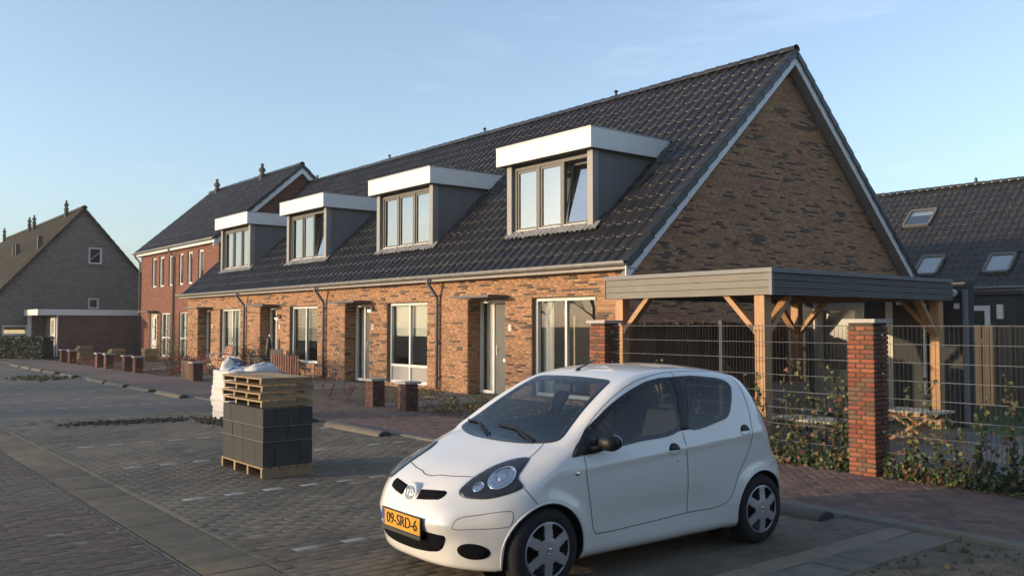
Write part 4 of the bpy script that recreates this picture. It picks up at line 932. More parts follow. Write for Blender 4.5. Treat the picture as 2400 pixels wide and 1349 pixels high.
pillar('brick_pillar', 'tall brick pillar with a white cap between the two fence panels, right of the car', 'pillar', 6.79, -3.50, .32, 1.715, .0525, 'tall fence pillars', [m_pb, m_pb2])
pillar('brick_pillar', 'tall brick pillar with a white cap at the left end of the wire fence', 'pillar', 2.56, -3.50, .32, 1.715, .0525, 'tall fence pillars', [m_pb, m_pb2])
m_wire = M('galvanised_wire', (.42, .42, .40), .35, .15, 8, metal=.75)
m_wired = M('dark_wire', (.06, .062, .06), .6, .15, 8, metal=.2)
def wire_panel(label, x0, x1, posts):
    t = thing('wire_fence', label, 'fence', (x0, FYN + .16, 0), group='wire mesh fence panels'); W_ = x1 - x0
    n = int(W_ / .05)
    for i in range(n + 1):
        x = i * W_ / n; MB().tube([(x, 0, .05), (x, 0, 1.705)], .0027, 4, False).build('wire', m_wired, t)
    for i in range(9):
        z = .08 + i * .2
        for d in (-.007, .007): MB().tube([(0, d, z), (W_, d, z)], .0036, 5, False).build('rod', m_wire, t)
    for px in posts: p = MB().box(px - .022, px + .022, .03, .085, 0, 1.72).build('post', m_wired, t); MB().box(px - .026, px + .026, .026, .089, 1.721, 1.75).build('post_cap', m_black, p)
    for z in (.5, 1.15, 1.58):
        for x in (.012, W_ - .012): MB().lathe([(.001, .012), (.012, .008), (.012, -.008), (.001, -.012)], (x, -.015, z), 8, Matrix.Rotation(R(90), 4, 'X')).build('clamp', m_steel, t)
wire_panel('wire mesh fence panel between the two brick pillars, in front of the carport', 2.885, 6.785, (1.97,))
wire_panel('wire mesh fence panel right of the brick pillar, thick with ivy', 7.115, 11.3, (2.1,))

# ------------------------------------------------------------------ leaves
def leafmesh(P, N, S_, mats, MI, name, parent=None, ratio=.8, lobed=False):
    """one joined mesh of folded leaves at points P with normals N and sizes S_"""
    P = np.asarray(P, float); n = len(P); N = np.asarray(N, float); N /= np.linalg.norm(N, axis=1)[:, None] + 1e-9
    A = np.cross(N, nrs.normal(size=(n, 3))); A /= np.linalg.norm(A, axis=1)[:, None] + 1e-9; B = np.cross(N, A); s = np.asarray(S_)[:, None]
    if lobed: shp = [(-.5, 0, 0), (-.1, -.45, .10), (.12, -.2, .05), (.5, 0, -.06), (.12, .2, .05), (-.1, .45, .10)]; fc = [(0, 1, 2, 3), (0, 3, 4, 5)]
    else: shp = [(-.5, 0, 0), (-.05, -.36 * ratio, .1), (.5, 0, -.05), (-.05, .36 * ratio, .1)]; fc = [(0, 1, 2, 2), (0, 2, 3, 3)]; fc = [(0, 1, 2, 3)]
    V = np.stack([P + s * (a * A + b * B + c * N) for a, b, c in shp], 1).reshape(-1, 3); k = len(shp)
    F = (np.array(fc)[None] + (np.arange(n) * k)[:, None, None]).reshape(-1, 4)
    me = npmesh(name, V, F, np.repeat(np.asarray(MI), len(fc)), mats); return stuff(link(name, me, parent))
def leafmat(name, col, tr=.35): 
    m = M(name, col, .55, .25, 9, rand=.3, hue=.02); t = m.node_tree; n = t.nodes; l = t.links; b = n['Principled BSDF']; o = n['Material Output']
    d = n.new('ShaderNodeBsdfTranslucent'); d.inputs[0].default_value = (col[0] * 1.4, col[1] * 1.4, col[2] * .9, 1); mx = n.new('ShaderNodeMixShader'); mx.inputs[0].default_value = tr
    l.new(b.outputs[0], mx.inputs[1]); l.new(d.outputs[0], mx.inputs[2]); l.new(mx.outputs[0], o.inputs[0]); return m
lm = [leafmat('ivy_green', (.055, .085, .025)), leafmat('ivy_dark', (.025, .045, .018)), leafmat('leaf_yellow', (.22, .20, .06)), leafmat('leaf_rust', (.17, .07, .035)), leafmat('leaf_pink', (.28, .13, .10)), leafmat('leaf_pale', (.16, .20, .08))]
m_stem = M('stem', (.07, .042, .03), .8, .3, 10)
def ivy(label, x0, x1, n, dens, seed):
    t = thing('ivy_hedge', label, 'hedge', (x0, FYN + .1, 0)); r = random.Random(seed); P = []; N = []; Sz = []; MI = []; st = MB()
    W_ = x1 - x0
    for s in range(n):
        x = r.uniform(.03, W_ - .03); h = r.choice([.25, .35, .45, .6, .8, .95, 1.15 if r.random() < .6 else .6]) * r.uniform(.75, 1.1); y = r.uniform(-.02, .14); p = Vector((x, y, 0)); path = [p.copy()]
        while p.z < h: p = p + Vector((r.gauss(0, .028), r.gauss(0, .014), r.uniform(.05, .09))); p.y = min(max(p.y, -.04), .2); path.append(p.copy())
        st.tube(path, .0038, 4, False)
        for q in path[2:]:
            if r.random() < .5: e_ = q + Vector((r.gauss(0, .05), r.gauss(0, .03), r.uniform(.0, .05))); st.tube([q, e_], .0022, 3, False); P.append(tuple(e_)); N.append((r.gauss(0, .5), -1 + r.gauss(0, .5), r.gauss(.3, .4))); Sz.append(r.uniform(.035, .07)); MI.append(r.choices(range(6), [5, 6, 1.5, 1.3, .5, 1.2])[0])
        for q in path:
            m = 2 if q.z < .35 else 1
            for _ in range(m + (r.random() < dens)):
                P.append((q.x + r.gauss(0, .024), q.y + r.gauss(0, .02), max(.02, q.z + r.gauss(0, .02)))); N.append((r.gauss(0, .5), -1 + r.gauss(0, .5), r.gauss(.35, .5))); Sz.append(r.uniform(.035, .075))
                MI.append(r.choices(range(6), [5, 7, 1.6 if q.z > .3 else .8, 1.3, .6 if q.z > .3 else .2, 1.2])[0])
    for i in range(int(W_ * 420)):
        z = abs(r.gauss(0, .10)); P.append((r.uniform(0, W_), r.uniform(-.06, .2), z + .02)); N.append((r.gauss(0, .5), -1 + r.gauss(0, .5), r.gauss(.5, .5))); Sz.append(r.uniform(.035, .075)); MI.append(r.choices(range(6), [5, 6, 1, 2, .3, 1])[0])
    st.build('stems', m_stem, t); leafmesh(P, N, Sz, lm, MI, 'leaves', t, lobed=True)
ivy('low ivy and autumn leaves climbing the wire fence between the brick pillars', 2.95, 6.75, 80, .6, 3)
ivy('dense ivy and yellowing leaves on the wire fence right of the brick pillar', 7.15, 11.2, 108, .7, 4)
# fallen leaves at the foot of the fence
P = []; N = []; Sz = []; MI = []
for i in range(150): P.append((rnd.uniform(7.2, 10), -3.52 - abs(rnd.gauss(0, .06)), .03)); N.append((rnd.gauss(0, .3), rnd.gauss(0, .3), 1)); Sz.append(rnd.uniform(.04, .07)); MI.append(rnd.choice([2, 3, 4, 3]))
o = leafmesh(P, N, Sz, lm, MI, 'fallen_leaves'); o['label'] = 'brown fallen leaves along the foot of the wire fence'; o['category'] = 'leaves'
# ------------------------------------------------------------------ pallets of blocks
m_pine = M('pallet_wood', (.31, .22, .125), .75, .22, 3, .3, 40, grain=(1.2, 9, 9), rand=.2)
m_pined = M('old_pallet_wood', (.20, .155, .10), .8, .25, 3, .3, 40, grain=(1.2, 9, 9), rand=.2)
m_block = M('dark_concrete_block', (.050, .050, .048), .9, .3, 16, .8, 90, rand=.07)
m_strap = M('plastic_strap', (.15, .15, .145), .4, .1, 5)
def pallet(parent_label, loc, W_, D_, H_, m, group, rz=0, name='pallet', bottom=True):
    """planks across the top, bearers, bottom boards"""
    t = thing(name, parent_label, 'pallet', loc, rz, group)
    nb = 4
    for i in range(nb): x = i * (W_ - .045) / (nb - 1); MB().box(x, x + .045, .003, D_ - .003, .012, H_ - .019).build('bearer', m, t)
    n = 6; w = D_ / n
    for i in range(n): MB().box(-.008 + rnd.uniform(-.01, .006), W_ + .008 + rnd.uniform(-.006, .012), i * w + .004, (i + 1) * w - rnd.uniform(.006, .016), H_ - .018, H_).build('deck_board', m, t)
    for i in (0, 2, 5) if bottom else (): MB().box(.0, W_, i * w + .01, (i + 1) * w - .01, 0, .0115).build('bottom_board', m, t)
    return t
PX, PY, PW, PD = 1.75, -8.82, 1.19, .62
pallet('wooden pallet on the ground under the stack of dark blocks', (PX, PY, 0), PW, PD, .125, m_pine, None, bottom=False)
def blocks():
    z0 = .127; rows = [(.345, 0), (.165, 0), (.13, 0)]
    lay = [(.26, [.36, .24, .36, .22]), (.175, [.30, .30, .28, .31]), (.205, [.24, .36, .36, .22]), ]
    z = z0; names = ['lowest', 'second', 'top']; c = 0
    for li, (h, ws) in enumerate(lay):
        y = PY + .012; rowsY = [(.148)] * 4 if li < 2 else [.148] * 4
        for ri, d in enumerate(rowsY):
            x = PX + .006 + rnd.uniform(0, .01); tot = sum(ws); 
            wl = ws if ri % 2 == 0 else ws[::-1]
            for wi, w in enumerate(wl):
                w = w / tot * (PW - .02)
                o = MB()
                b = .004; X0, X1, Y0, Y1, Z0, Z1 = x + .0015, x + w - .0015, y + rnd.uniform(0, .004), y + d - .002, z, z + h - .003
                vs = [(X0, Y0, Z0), (X1, Y0, Z0), (X1, Y1, Z0), (X0, Y1, Z0), (X0, Y0, Z1 - b), (X1, Y0, Z1 - b), (X1, Y1, Z1 - b), (X0, Y1, Z1 - b), (X0 + b, Y0 + b, Z1), (X1 - b, Y0 + b, Z1), (X1 - b, Y1 - b, Z1), (X0 + b, Y1 - b, Z1)]
                cx, cy = (X0 + X1) / 2, (Y0 + Y1) / 2
                o.add([(a - cx, bb - cy, q - Z0) for a, bb, q in vs], [(0, 3, 2, 1), (0, 1, 5, 4), (1, 2, 6, 5), (2, 3, 7, 6), (3, 0, 4, 7), (4, 5, 9, 8), (5, 6, 10, 9), (6, 7, 11, 10), (7, 4, 8, 11), (8, 9, 10, 11)])
                ob = o.build('concrete_block', m_block, None, loc=(cx, cy, Z0)); ob.rotation_euler.z = rnd.gauss(0, .004)
                lyr = ['lowest', 'middle', 'uppermost'][li]; rw = ['front', 'second', 'third', 'rearmost'][ri]; pos = ['leftmost', 'second', 'third', 'rightmost'][wi]
                tag(ob, 'dark concrete block, %s of the %s row in the %s layer on the pallet' % (pos, rw, lyr), 'block', 'stacked concrete blocks')
                x += w
            y += d
        z += h
    return z
zt = blocks()
for zz in (.40, .565):
    s = MB(); s.k = 0; e = .004
    s.box(PX - e, PX + PW + e, PY + .004, PY + .0065, zz, zz + .007).box(PX + PW + .0, PX + PW + .0035, PY + .007, PY + .60, zz, zz + .007)
    tag(s.build('plastic_strap', m_strap), 'thin pale strap across the block stack, ' + ('lower one' if zz < .5 else 'upper one'), 'strap', 'straps round the block stack')
zz = zt + .002
for i in range(4):
    dx, dy = rnd.uniform(-.02, .02), rnd.uniform(-.01, .01)
    nm = ['lowest', 'second from the bottom', 'third from the bottom', 'topmost'][i]
    pallet('small wooden pallet on the dark blocks, %s of the four' % nm, (PX + .03 + dx, PY - .005 + dy, zz), PW - .06, PD, .083, m_pine, 'small pallets stacked on the blocks', bottom=False); zz += .0845

# ------------------------------------------------------------------ white bulk bag
m_bag = M('woven_bag', (.60, .59, .57), .7, .07, 6, .5, 26); m_blue = M('blue_band', (.06, .16, .42), .6, .1, 5)
def bag():
    X0, Y0, s, h = -3.75, -6.95, .98, .88; t = thing('bulk_bag', 'white woven bulk bag behind the pallet of dark blocks', 'bag', (X0 + s / 2, Y0 + s / 2, 0))
    nu, nv = 96, 40; vs = []; from mathutils import noise
    for j in range(nv + 1):
        f = j / nv; z = f * h; bul = 1 + .07 * math.sin(min(1, f * 1.15) * math.pi) - .03 * (1 - f); wr = .016 * math.sin(f * 62 + 2 * math.sin(f * 7)) * (.4 + .6 * math.sin(f * math.pi))
        for i in range(nu):
            a = 2 * math.pi * i / nu; ex = .32; cx = math.copysign(abs(math.cos(a)) ** ex, math.cos(a)); sy = math.copysign(abs(math.sin(a)) ** ex, math.sin(a))
            k = s / 2 * (bul + wr * .8) + .02 * noise.noise(Vector((math.cos(a) * 2, math.sin(a) * 2, z * 7)))
            vs.append((k * cx, k * sy, z + .012 * noise.noise(Vector((a * 2, z * 9, 3)))))
    b = MB().add(vs, [(j * nu + i, j * nu + (i + 1) % nu, (j + 1) * nu + (i + 1) % nu, (j + 1) * nu + i) for j in range(nv) for i in range(nu)])
    b.add([vs[nv * nu + i] for i in range(nu)] + [(0, 0, h - .04)], [(i, (i + 1) % nu, nu) for i in range(nu)]); b.build('bag_body', m_bag, t, smooth=True)
    def lump(c, r, nm, seed, peak=None):
        n1, n2 = 28, 14; v = []
        for j in range(n2 + 1):
            th = math.pi / 2 * j / n2
            for i in range(n1):
                a = 2 * math.pi * i / n1; q = 1 + .22 * noise.noise(Vector((math.cos(a) * 1.6 + seed, math.sin(a) * 1.6, th * 2.2))) + .05 * noise.noise(Vector((math.cos(a) * 6, math.sin(a) * 6, th * 7 + seed)))
                x, y, z = r[0] * math.cos(a) * math.cos(th) * q, r[1] * math.sin(a) * math.cos(th) * q, r[2] * math.sin(th) * q
                if peak: w = (z / r[2]) ** 2; x += peak[0] * w; y += peak[1] * w
                v.append((c[0] + x, c[1] + y, c[2] + z))
        MB().add(v, [(j * n1 + i, j * n1 + (i + 1) % n1, (j + 1) * n1 + (i + 1) % n1, (j + 1) * n1 + i) for j in range(n2) for i in range(n1)]).build(nm, m_bag, t, smooth=True)
    lump((-.30, -.26, h - .05), (.13, .12, .27), 'top_flap', 2, (.06, .03)); lump((.22, .16, h - .06), (.26, .34, .19), 'top_flap', 5, (.05, .05)); lump((-.05, -.10, h - .06), (.34, .30, .12), 'top_flap', 9)
    MB().tube([(-.30, -.36, h - .02), (-.24, -.30, h + .14), (-.22, -.2, h + .2), (-.2, -.05, h + .12), (-.18, .05, h)], .013, 6).build('lifting_loop', m_blue, t, smooth=True)
    MB().bar((.02, -.36, h + .0), (.06, -.16, h + .13), .09, .012, up=(0, -.4, 1)).build('lifting_loop', m_blue, t)
bag()

# ------------------------------------------------------------------ concrete wheel stops
m_stop = M('wheel_stop_concrete', (.135, .122, .098), .9, .2, 6, .6, 60, pos=True, rand=.1, stain=[((.16, .15, .12), 1.9, .5, .7, .6)])
def wheel_stop():
    mb = MB(); n = 10; Lh = .92; pr = [(.12 * math.cos(math.pi * a / n), .075 * math.sin(math.pi * a / n) ** .8) for a in range(n + 1)]; xs = [(-Lh, .86, .05), (-Lh + .015, .97, .0), (-Lh + .05, 1, 0), (Lh - .05, 1, 0), (Lh - .015, .97, 0), (Lh, .86, .0)]
    vs = [(x, y * k, z * k) for x, k, _ in xs for y, z in pr]; k = n + 1
    mb.add(vs, [(i * k + j, i * k + j + 1, (i + 1) * k + j + 1, (i + 1) * k + j) for i in range(5) for j in range(n)] + [tuple(range(k)), tuple(range(5 * k, 6 * k))[::-1]])
    o = mb.build('wheel_stop', m_stop, fixn=True)
    for sx in (-1, 1): MB().add([(sx * (Lh + .004), y * .87, z * .87) for y, z in pr] + [(sx * (Lh - .02), y * .985, z * .985) for y, z in pr], [tuple(range(k))] + [(j, j + 1, k + j + 1, k + j) for j in range(n)]).build('end_face', M('dark_shaded_stop_end', (.055, .056, .056), .9, .2, 8, .4, 50), o, fixn=True)  # ends: their own dark tone plus shade put into the colour
    return o
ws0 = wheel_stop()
stops = [(7.94, 'half-round concrete wheel stop behind the white car, by the brick sidewalk'), (.48, 'pale concrete wheel stop between the car bonnet and the block pallet'), (-1.96, 'concrete wheel stop just right of the block pallet, far side of the bay'), 
         (-8.53, 'first concrete wheel stop left of the white bag'), (-10.91, 'second concrete wheel stop left of the white bag'), (-13.1, 'third concrete wheel stop left of the white bag'), (-15.19, 'fourth concrete wheel stop left of the white bag'), (-18.81, 'concrete wheel stop beside the mossy soil mound'),
         (-21.35, 'fourth wheel stop from the left edge of the picture'), (-23.45, 'third wheel stop from the left edge of the picture'), (-25.46, 'second wheel stop from the left edge of the picture'), (-27.51, 'leftmost and farthest concrete wheel stop')]
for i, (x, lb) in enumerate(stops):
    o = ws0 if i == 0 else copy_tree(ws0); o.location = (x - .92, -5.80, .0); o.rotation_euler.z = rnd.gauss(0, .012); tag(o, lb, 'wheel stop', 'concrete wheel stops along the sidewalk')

# ------------------------------------------------------------------ low brick piers along the front gardens
m_pier = [M('pier_brick', (.165, .078, .055), .85, .2, 16, .4, 90, rand=.25), M('pier_brick_dark', (.12, .06, .05), .85, .2, 16, .4, 90, rand=.2)]
piers = [(-2.58, 'low brick pier with a pale cap, nearest to the car bonnet'), (-3.85, 'low brick pier with a pale cap, second from the car bonnet'), (-14.4, 'low brick pier beside the short picket fence, left of the white bag'),
         (-20.2, 'low brick pier, right one of the pair in front of the red house'), (-21.5, 'low brick pier, left one of the pair in front of the red house'), (-23.95, 'low brick pier, right one of the middle far pair'), (-25.2, 'low brick pier, left one of the middle far pair'), (-29.7, 'low brick pier, right one of the farthest pair by the garage'), (-31.2, 'low brick pier, left one of the farthest pair by the garage')]
for i, (x, lb) in enumerate(piers): pillar('brick_pier', lb, 'pier', x - .145, -3.62, .29, .54, .0525, 'low garden piers', m_pier, 60 if i < 2 else 0, .045, .04)

# ------------------------------------------------------------------ picket fences, garden furniture, plants
m_pick = M('picket_wood', (.26, .17, .105), .8, .25, 3, .3, 40, grain=(8, 8, .8), rand=.2)
m_redw = M('red_brown_wood', (.17, .075, .05), .75, .2, 3, .2, 40, rand=.2)
plank_fence('picket_fence', 'short pale picket fence beside the low pier left of the white bag', -3.55, -15.45, -14.62, .62, 'x', m_pick, .105, True, True, .06)
plank_fence('picket_fence', 'red brown picket fence in front of the third house, right of the garden chairs', -1.2, -14.2, -12.2, .78, 'x', m_redw, .17, True, True, .075)
plank_fence('picket_fence', 'low red brown picket fence by the red bench, behind the white bag', -1.9, -20.4, -17.6, .58, 'x', m_redw, .19, True, True, .11)
def bench():
    t = thing('garden_bench', 'slatted red garden bench with curved arms in front of the far end house', 'bench', (-19.2, -1.05, 0), R(-8)); m = M('red_bench_slat', (.42, .15, .10), .6, .1, 4, rand=.15)
    for i in range(4): MB().bar((-.55, -.05 + i * .11, .43), (.55, -.05 + i * .11, .43), .09, .022).build('seat_slat', m, t)
    for i in range(5): MB().bar((-.55, .36 + i * .022, .52 + i * .085), (.55, .36 + i * .022, .52 + i * .085), .02, .065).build('back_slat', m, t)
    for x in (-.56, .56):
        MB().tube([(x, -.12, 0), (x, -.10, .4), (x, -.14, .6), (x, -.02, .68), (x, .2, .64), (x, .36, .6), (x, .46, .92)], .017, 6).tube([(x, .38, .5), (x, .44, 0)], .017, 6).build('frame', m_bargeb, t, smooth=True)
bench()
def chair(name, label, loc, rz, m, seat=.44, back=.9, w=.5):
    t = thing(name, label, 'chair', loc, rz, 'dark garden chairs at the third house')
    MB().box(-w / 2, w / 2, -.24, .24, seat - .04, seat).build('seat', m, t); MB().bar((0, .25, seat), (0, .30, back), w, .03, up=(0, 1, 0)).build('backrest', m, t)
    for x in (-1, 1):
        MB().bar((x * (w / 2 - .02), -.22, 0), (x * (w / 2 - .02), -.22, seat + .2), .035, .035, up=(0, 1, 0)).build('leg', m, t); MB().bar((x * (w / 2 - .02), .25, 0), (x * (w / 2 - .02), .26, seat), .035, .035, up=(0, 1, 0)).build('leg', m, t)
        MB().box(x * (w / 2 - .02) - .025, x * (w / 2 - .02) + .025, -.25, .26, seat + .2, seat + .23).build('armrest', m, t)
    return t
m_wick = M('dark_wicker', (.035, .038, .04), .7, .3, 20, .5, 60); m_wick2 = M('grey_wicker', (.06, .062, .062), .7, .25, 20, .5, 60)
chair('garden_chair', 'dark garden chair nearest the red brown picket fence', (-14.75, -1.0, 0), R(25), m_wick2); chair('garden_chair', 'dark garden chair left of the others by the third house door', (-15.9, -.9, 0), R(-30), m_wick)
def gtable(label, loc, W_, D_, H_, mtop, mleg):
    t = thing('garden_table', label, 'table', loc)
    n = 5
    for i in range(n): MB().box(-W_ / 2, W_ / 2, -D_ / 2 + i * D_ / n + .004, -D_ / 2 + (i + 1) * D_ / n - .004, H_ - .03, H_).build('top_slat', mtop, t)
    MB().box(-W_ / 2 + .05, W_ / 2 - .05, -D_ / 2 + .06, -D_ / 2 + .09, H_ - .08, H_ - .031).box(-W_ / 2 + .05, W_ / 2 - .05, D_ / 2 - .09, D_ / 2 - .06, H_ - .08, H_ - .031).build('apron', mleg, t)
    for y in (-1, 1):
        MB().bar((-W_ / 2 + .08, y * (D_ / 2 - .12), 0), (W_ / 2 - .08, y * (D_ / 2 - .12), H_ - .04), .045, .03, up=(0, 1, 0)).build('leg', mleg, t); MB().bar((W_ / 2 - .08, y * (D_ / 2 - .15), 0), (-W_ / 2 + .08, y * (D_ / 2 - .15), H_ - .04), .045, .03, up=(0, 1, 0)).build('leg', mleg, t)
gtable('dark garden table in front of the third house window', (-15.2, -.95, 0), 1.0, .7, .62, m_wick, m_wick)
m_wtop = M('whitewashed_top', (.42, .39, .33), .7, .15, 6, .2, 40)
gtable('small white-topped folding table with crossed legs on the paving right of the pillar', (5.85, -.1, 0), .85, .6, .46, m_wtop, m_doug2)
gtable('white-topped folding table behind the ivy left of the brick pillar', (5.55, -2.3, 0), .9, .55, .46, m_wtop, m_wick2)
chair('garden_chair', 'grey garden chair under the carport behind the ivy', (4.9, -1.6, 0), R(60), m_wick2, .42, .86, .62)
def plant(name, label, loc, h, w, mats, n, stem=True, cat='plant', size=.05, pot=None, seed=1, lobed=False, bare=False):
    t = thing(name, label, cat, loc); r = random.Random(seed); P = []; N = []; Sz = []; MI = []; st = MB(); z0 = 0
    if pot: MB().lathe([(.001, 0), (pot * .75, 0), (pot, pot * 1.5), (pot * 1.08, pot * 1.5), (pot * .95, pot * 1.48), (pot * .8, pot * 1.3), (.001, pot * 1.3)], (0, 0, 0), 18).build('pot', M('grey_pot', (.12, .13, .15), .6, .1, 4), t); z0 = pot * 1.3
    ns = max(3, n // 40)
    for s in range(ns):
        a = r.uniform(0, 6.28); p = Vector((math.cos(a) * w * .12, math.sin(a) * w * .12, z0)); d = Vector((math.cos(a) * w * .5 / h, math.sin(a) * w * .5 / h, 1)); path = [p.copy()]; L_ = h * r.uniform(.55, 1.0)
        k = 7
        for i in range(k): p = p + Vector((d.x * L_ / k + r.gauss(0, w * .04), d.y * L_ / k + r.gauss(0, w * .04), L_ / k)); path.append(p.copy())
        st.tube(path, [.007 * (1 - i / (k + 2)) for i in range(k + 1)], 4, False)
        for _ in range(n // ns):
            q = path[r.randint(2 if not bare else 3, k)]; P.append((q.x + r.gauss(0, w * .13), q.y + r.gauss(0, w * .13), max(.02, q.z + r.gauss(0, h * .06)))); N.append((r.gauss(0, 1), r.gauss(-.4, 1), r.gauss(.4, .8))); Sz.append(size * r.uniform(.6, 1.3)); MI.append(r.randrange(len(mats)))
    st.build('stems', m_stem, t); leafmesh(P, N, Sz, mats, MI, 'leaves', t, lobed=lobed); return t
lred = [leafmat('leaf_red', (.20, .045, .035)), leafmat('leaf_wine', (.10, .03, .03))]
lgr = [leafmat('shrub_green', (.10, .135, .035)), leafmat('shrub_olive', (.12, .13, .05)), lm[2]]
for i, (x, lb) in enumerate([(-5.55, 'small red-leaved shrub just left of the low pier'), (-6.5, 'small red-leaved shrub in the middle of the bed'), (-7.4, 'small red-leaved shrub farthest left in the bed')]): plant('red_shrub', lb, (x, -3.2, 0), .5, .3, lred, 60, size=.05, seed=i + 3, bare=True)
for i, (x, y, h, w, n, lb) in enumerate([(-2.0, -3.0, .42, .8, 300, 'leafy green shrub right of the low pier, behind the bonnet'), (-1.1, -3.1, .40, .8, 300, 'yellow green shrub next along the bed behind the bonnet'), (-.2, -3.1, .42, .8, 300, 'green brown shrub behind the windscreen of the car'), (.8, -3.1, .42, .8, 260, 'green brown shrub beside the tall left pillar'), (-3.2, -3.25, .30, .4, 240, 'small green plant between the two low piers'), (1.8, -3.2, .4, .7, 240, 'green shrub at the foot of the tall left pillar'), (-5.6, -.9, .34, .6, 220, 'olive plant at the wall left of the near door'), (-1.5, -2.0, .4, .9, 260, 'tall grassy plant under the near house window')]):
    plant('garden_shrub', lb, (x, y, 0), h, w, lgr + [lm[3]], n, size=.05, seed=i + 20)
plant('young_tree', 'slender young tree with yellow green leaves in front of the far end house', (-21.3, -1.9, 0), 2.0, 1.5, [leafmat('thin_leaf', (.20, .22, .07)), leafmat('thin_leaf_b', (.13, .16, .05))], 1100, cat='tree', size=.06, seed=50)
plant('red_plant', 'dark red leafy plant above the short picket fence', (-16.6, -3.0, 0), .95, .9, lred + [leafmat('leaf_brown', (.12, .055, .03))], 260, size=.09, seed=51)
plant('potted_plant', 'round potted plant beneath the far end house window', (-18.1, -.7, 0), .95, .7, [lm[1], lm[3]], 300, size=.06, pot=.28, seed=52)
plant('garden_shrub', 'grey green shrub beside the path of the red house', (-20.3, -2.2, 0), .55, .8, [leafmat('sage_leaf', (.10, .115, .075)), lm[1]], 260, size=.05, seed=53)
for i, x in enumerate((-17.8, -21.9, -26.7, -27.9)): plant('low_plant', ['low red brown plants right of the pier pair by the red house', 'low red brown plants left of the pier pair by the red house', 'low red plants between the farthest piers, right clump', 'low red plants between the farthest piers, left clump'][i], (x, -3.3, 0), .32, 1.3, lred + [lm[3]], 240, size=.06, seed=60 + i)
# cable reel like white object and dark parasol by the third house door
def parasol():
    t = thing('folded_parasol', 'dark folded parasol leaning by the third house door', 'parasol', (-16.45, -.35, 0))
    MB().tube([(0, 0, 0), (.02, .05, 1.35)], .018, 8).build('pole', m_steel, t); MB().lathe([(.02, 0), (.11, .06), (.09, .5), (.04, .75), (.012, .8)], (.012, .03, .5), 12).build('canopy', m_black, t)
parasol()
# stacks of pallets by the garage
for i, (x, y, n, lb) in enumerate([(-33.2, -2.55, 6, 'stack of pallets by the garage, left of three'), (-31.0, -1.7, 5, 'stack of pallets by the garage, middle of three'), (-31.0, -.2, 5, 'stack of pallets by the garage, right of three')]):
    for j in range(n): pallet(lb + ', pallet %s' % ['at the bottom', 'second up', 'third up', 'fourth up', 'fifth up', 'on top'][j if j < n - 1 else 5], (x + rnd.uniform(-.05, .05), y + rnd.uniform(-.04, .04), .115 * j), .5, .62, .11, m_pine, 'far pallet stacks')
# clipped hedge, far left
def hedge():
    t = thing('clipped_hedge', 'dark clipped hedge in front of the grey house, left edge', 'hedge', (-37.4, -4.4, 0), R(33)); r = random.Random(5); P = []; N = []; Sz = []; MI = []
    for i in range(22000):
        x = r.uniform(-7, 2.2); y = r.uniform(-.35, .35); z = r.uniform(0, 1.0); f = r.choice((0, 1, 2))
        if f == 0: y = math.copysign(.35, -1) + r.gauss(0, .03)
        elif f == 1: z = 1.0 + r.gauss(0, .04)
        P.append((x, y, z)); N.append((r.gauss(0, .6), -1 + r.gauss(0, .6), r.gauss(.4, .6))); Sz.append(r.uniform(.07, .13)); MI.append(r.choice((0, 0, 0, 1)))
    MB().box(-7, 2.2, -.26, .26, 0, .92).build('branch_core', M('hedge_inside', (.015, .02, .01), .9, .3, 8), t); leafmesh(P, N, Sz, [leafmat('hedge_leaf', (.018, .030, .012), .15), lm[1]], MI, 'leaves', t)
hedge()
# ------------------------------------------------------------------ white hatchback: body surface
CAR_LOC = (7.262, -9.113, 0); CAR_RZ = R(-1.6)
def dense(pts, n=600):
    """smooth curve through points, sampled densely for np.interp"""
    xs = np.array([p[0] for p in pts], float); ys = np.array([p[1] for p in pts], float)
    d = np.diff(ys) / np.diff(xs); m = np.concatenate([[d[0]], (d[:-1] + d[1:]) / 2, [d[-1]]]); m[1:-1][d[:-1] * d[1:] <= 0] = 0
    q = np.linspace(xs[0], xs[-1], n); i = np.clip(np.searchsorted(xs, q) - 1, 0, len(xs) - 2); h = xs[i + 1] - xs[i]; t = (q - xs[i]) / h
    v = (2 * t ** 3 - 3 * t ** 2 + 1) * ys[i] + (t ** 3 - 2 * t ** 2 + t) * h * m[i] + (-2 * t ** 3 + 3 * t ** 2) * ys[i + 1] + (t ** 3 - t ** 2) * h * m[i + 1]
    return lambda x: np.interp(x, q, v)
ZC = dense([(-.68, .52), (-.48, .625), (-.38, .690), (-.26, .746), (-.06, .815), (.10, .868), (.22, .905), (.30, .945), (.60, 1.132), (.86, 1.272), (1.00, 1.326), (1.18, 1.364), (1.45, 1.386), (1.75, 1.385), (2.02, 1.358), (2.25, 1.305), (2.6, 1.18)])
KT = dense([(-.7, .10), (0, .035), (.3, .01), (.8, .025), (1.2, .10), (1.8, .13), (2.6, .18)])
QY = dense([(-.7, .08), (.0, .10), (.35, .08), (.8, .07), (1.15, .04), (1.4, 0), (2.6, 0)])
XS = dense([(.10, .66), (.15, .715), (.22, .752), (.32, .768), (.48, .776), (.62, .777), (.76, .770), (.86, .752), (.96, .724), (1.10, .672), (1.22, .610), (1.32, .545), (1.40, .465), (1.5, .33)])
PY_ = dense([(-.7, .93), (-.35, .965), (-.1, .985), (.3, .992), (.9, 1.0), (1.7, 1.0), (2.1, .992), (2.4, .965), (2.7, .93)])
FF = dense([(.08, -.45), (.14, -.505), (.22, -.535), (.32, -.555), (.44, -.562), (.52, -.552), (.585, -.522), (.64, -.48), (.72, -.36), (.9, .0)])
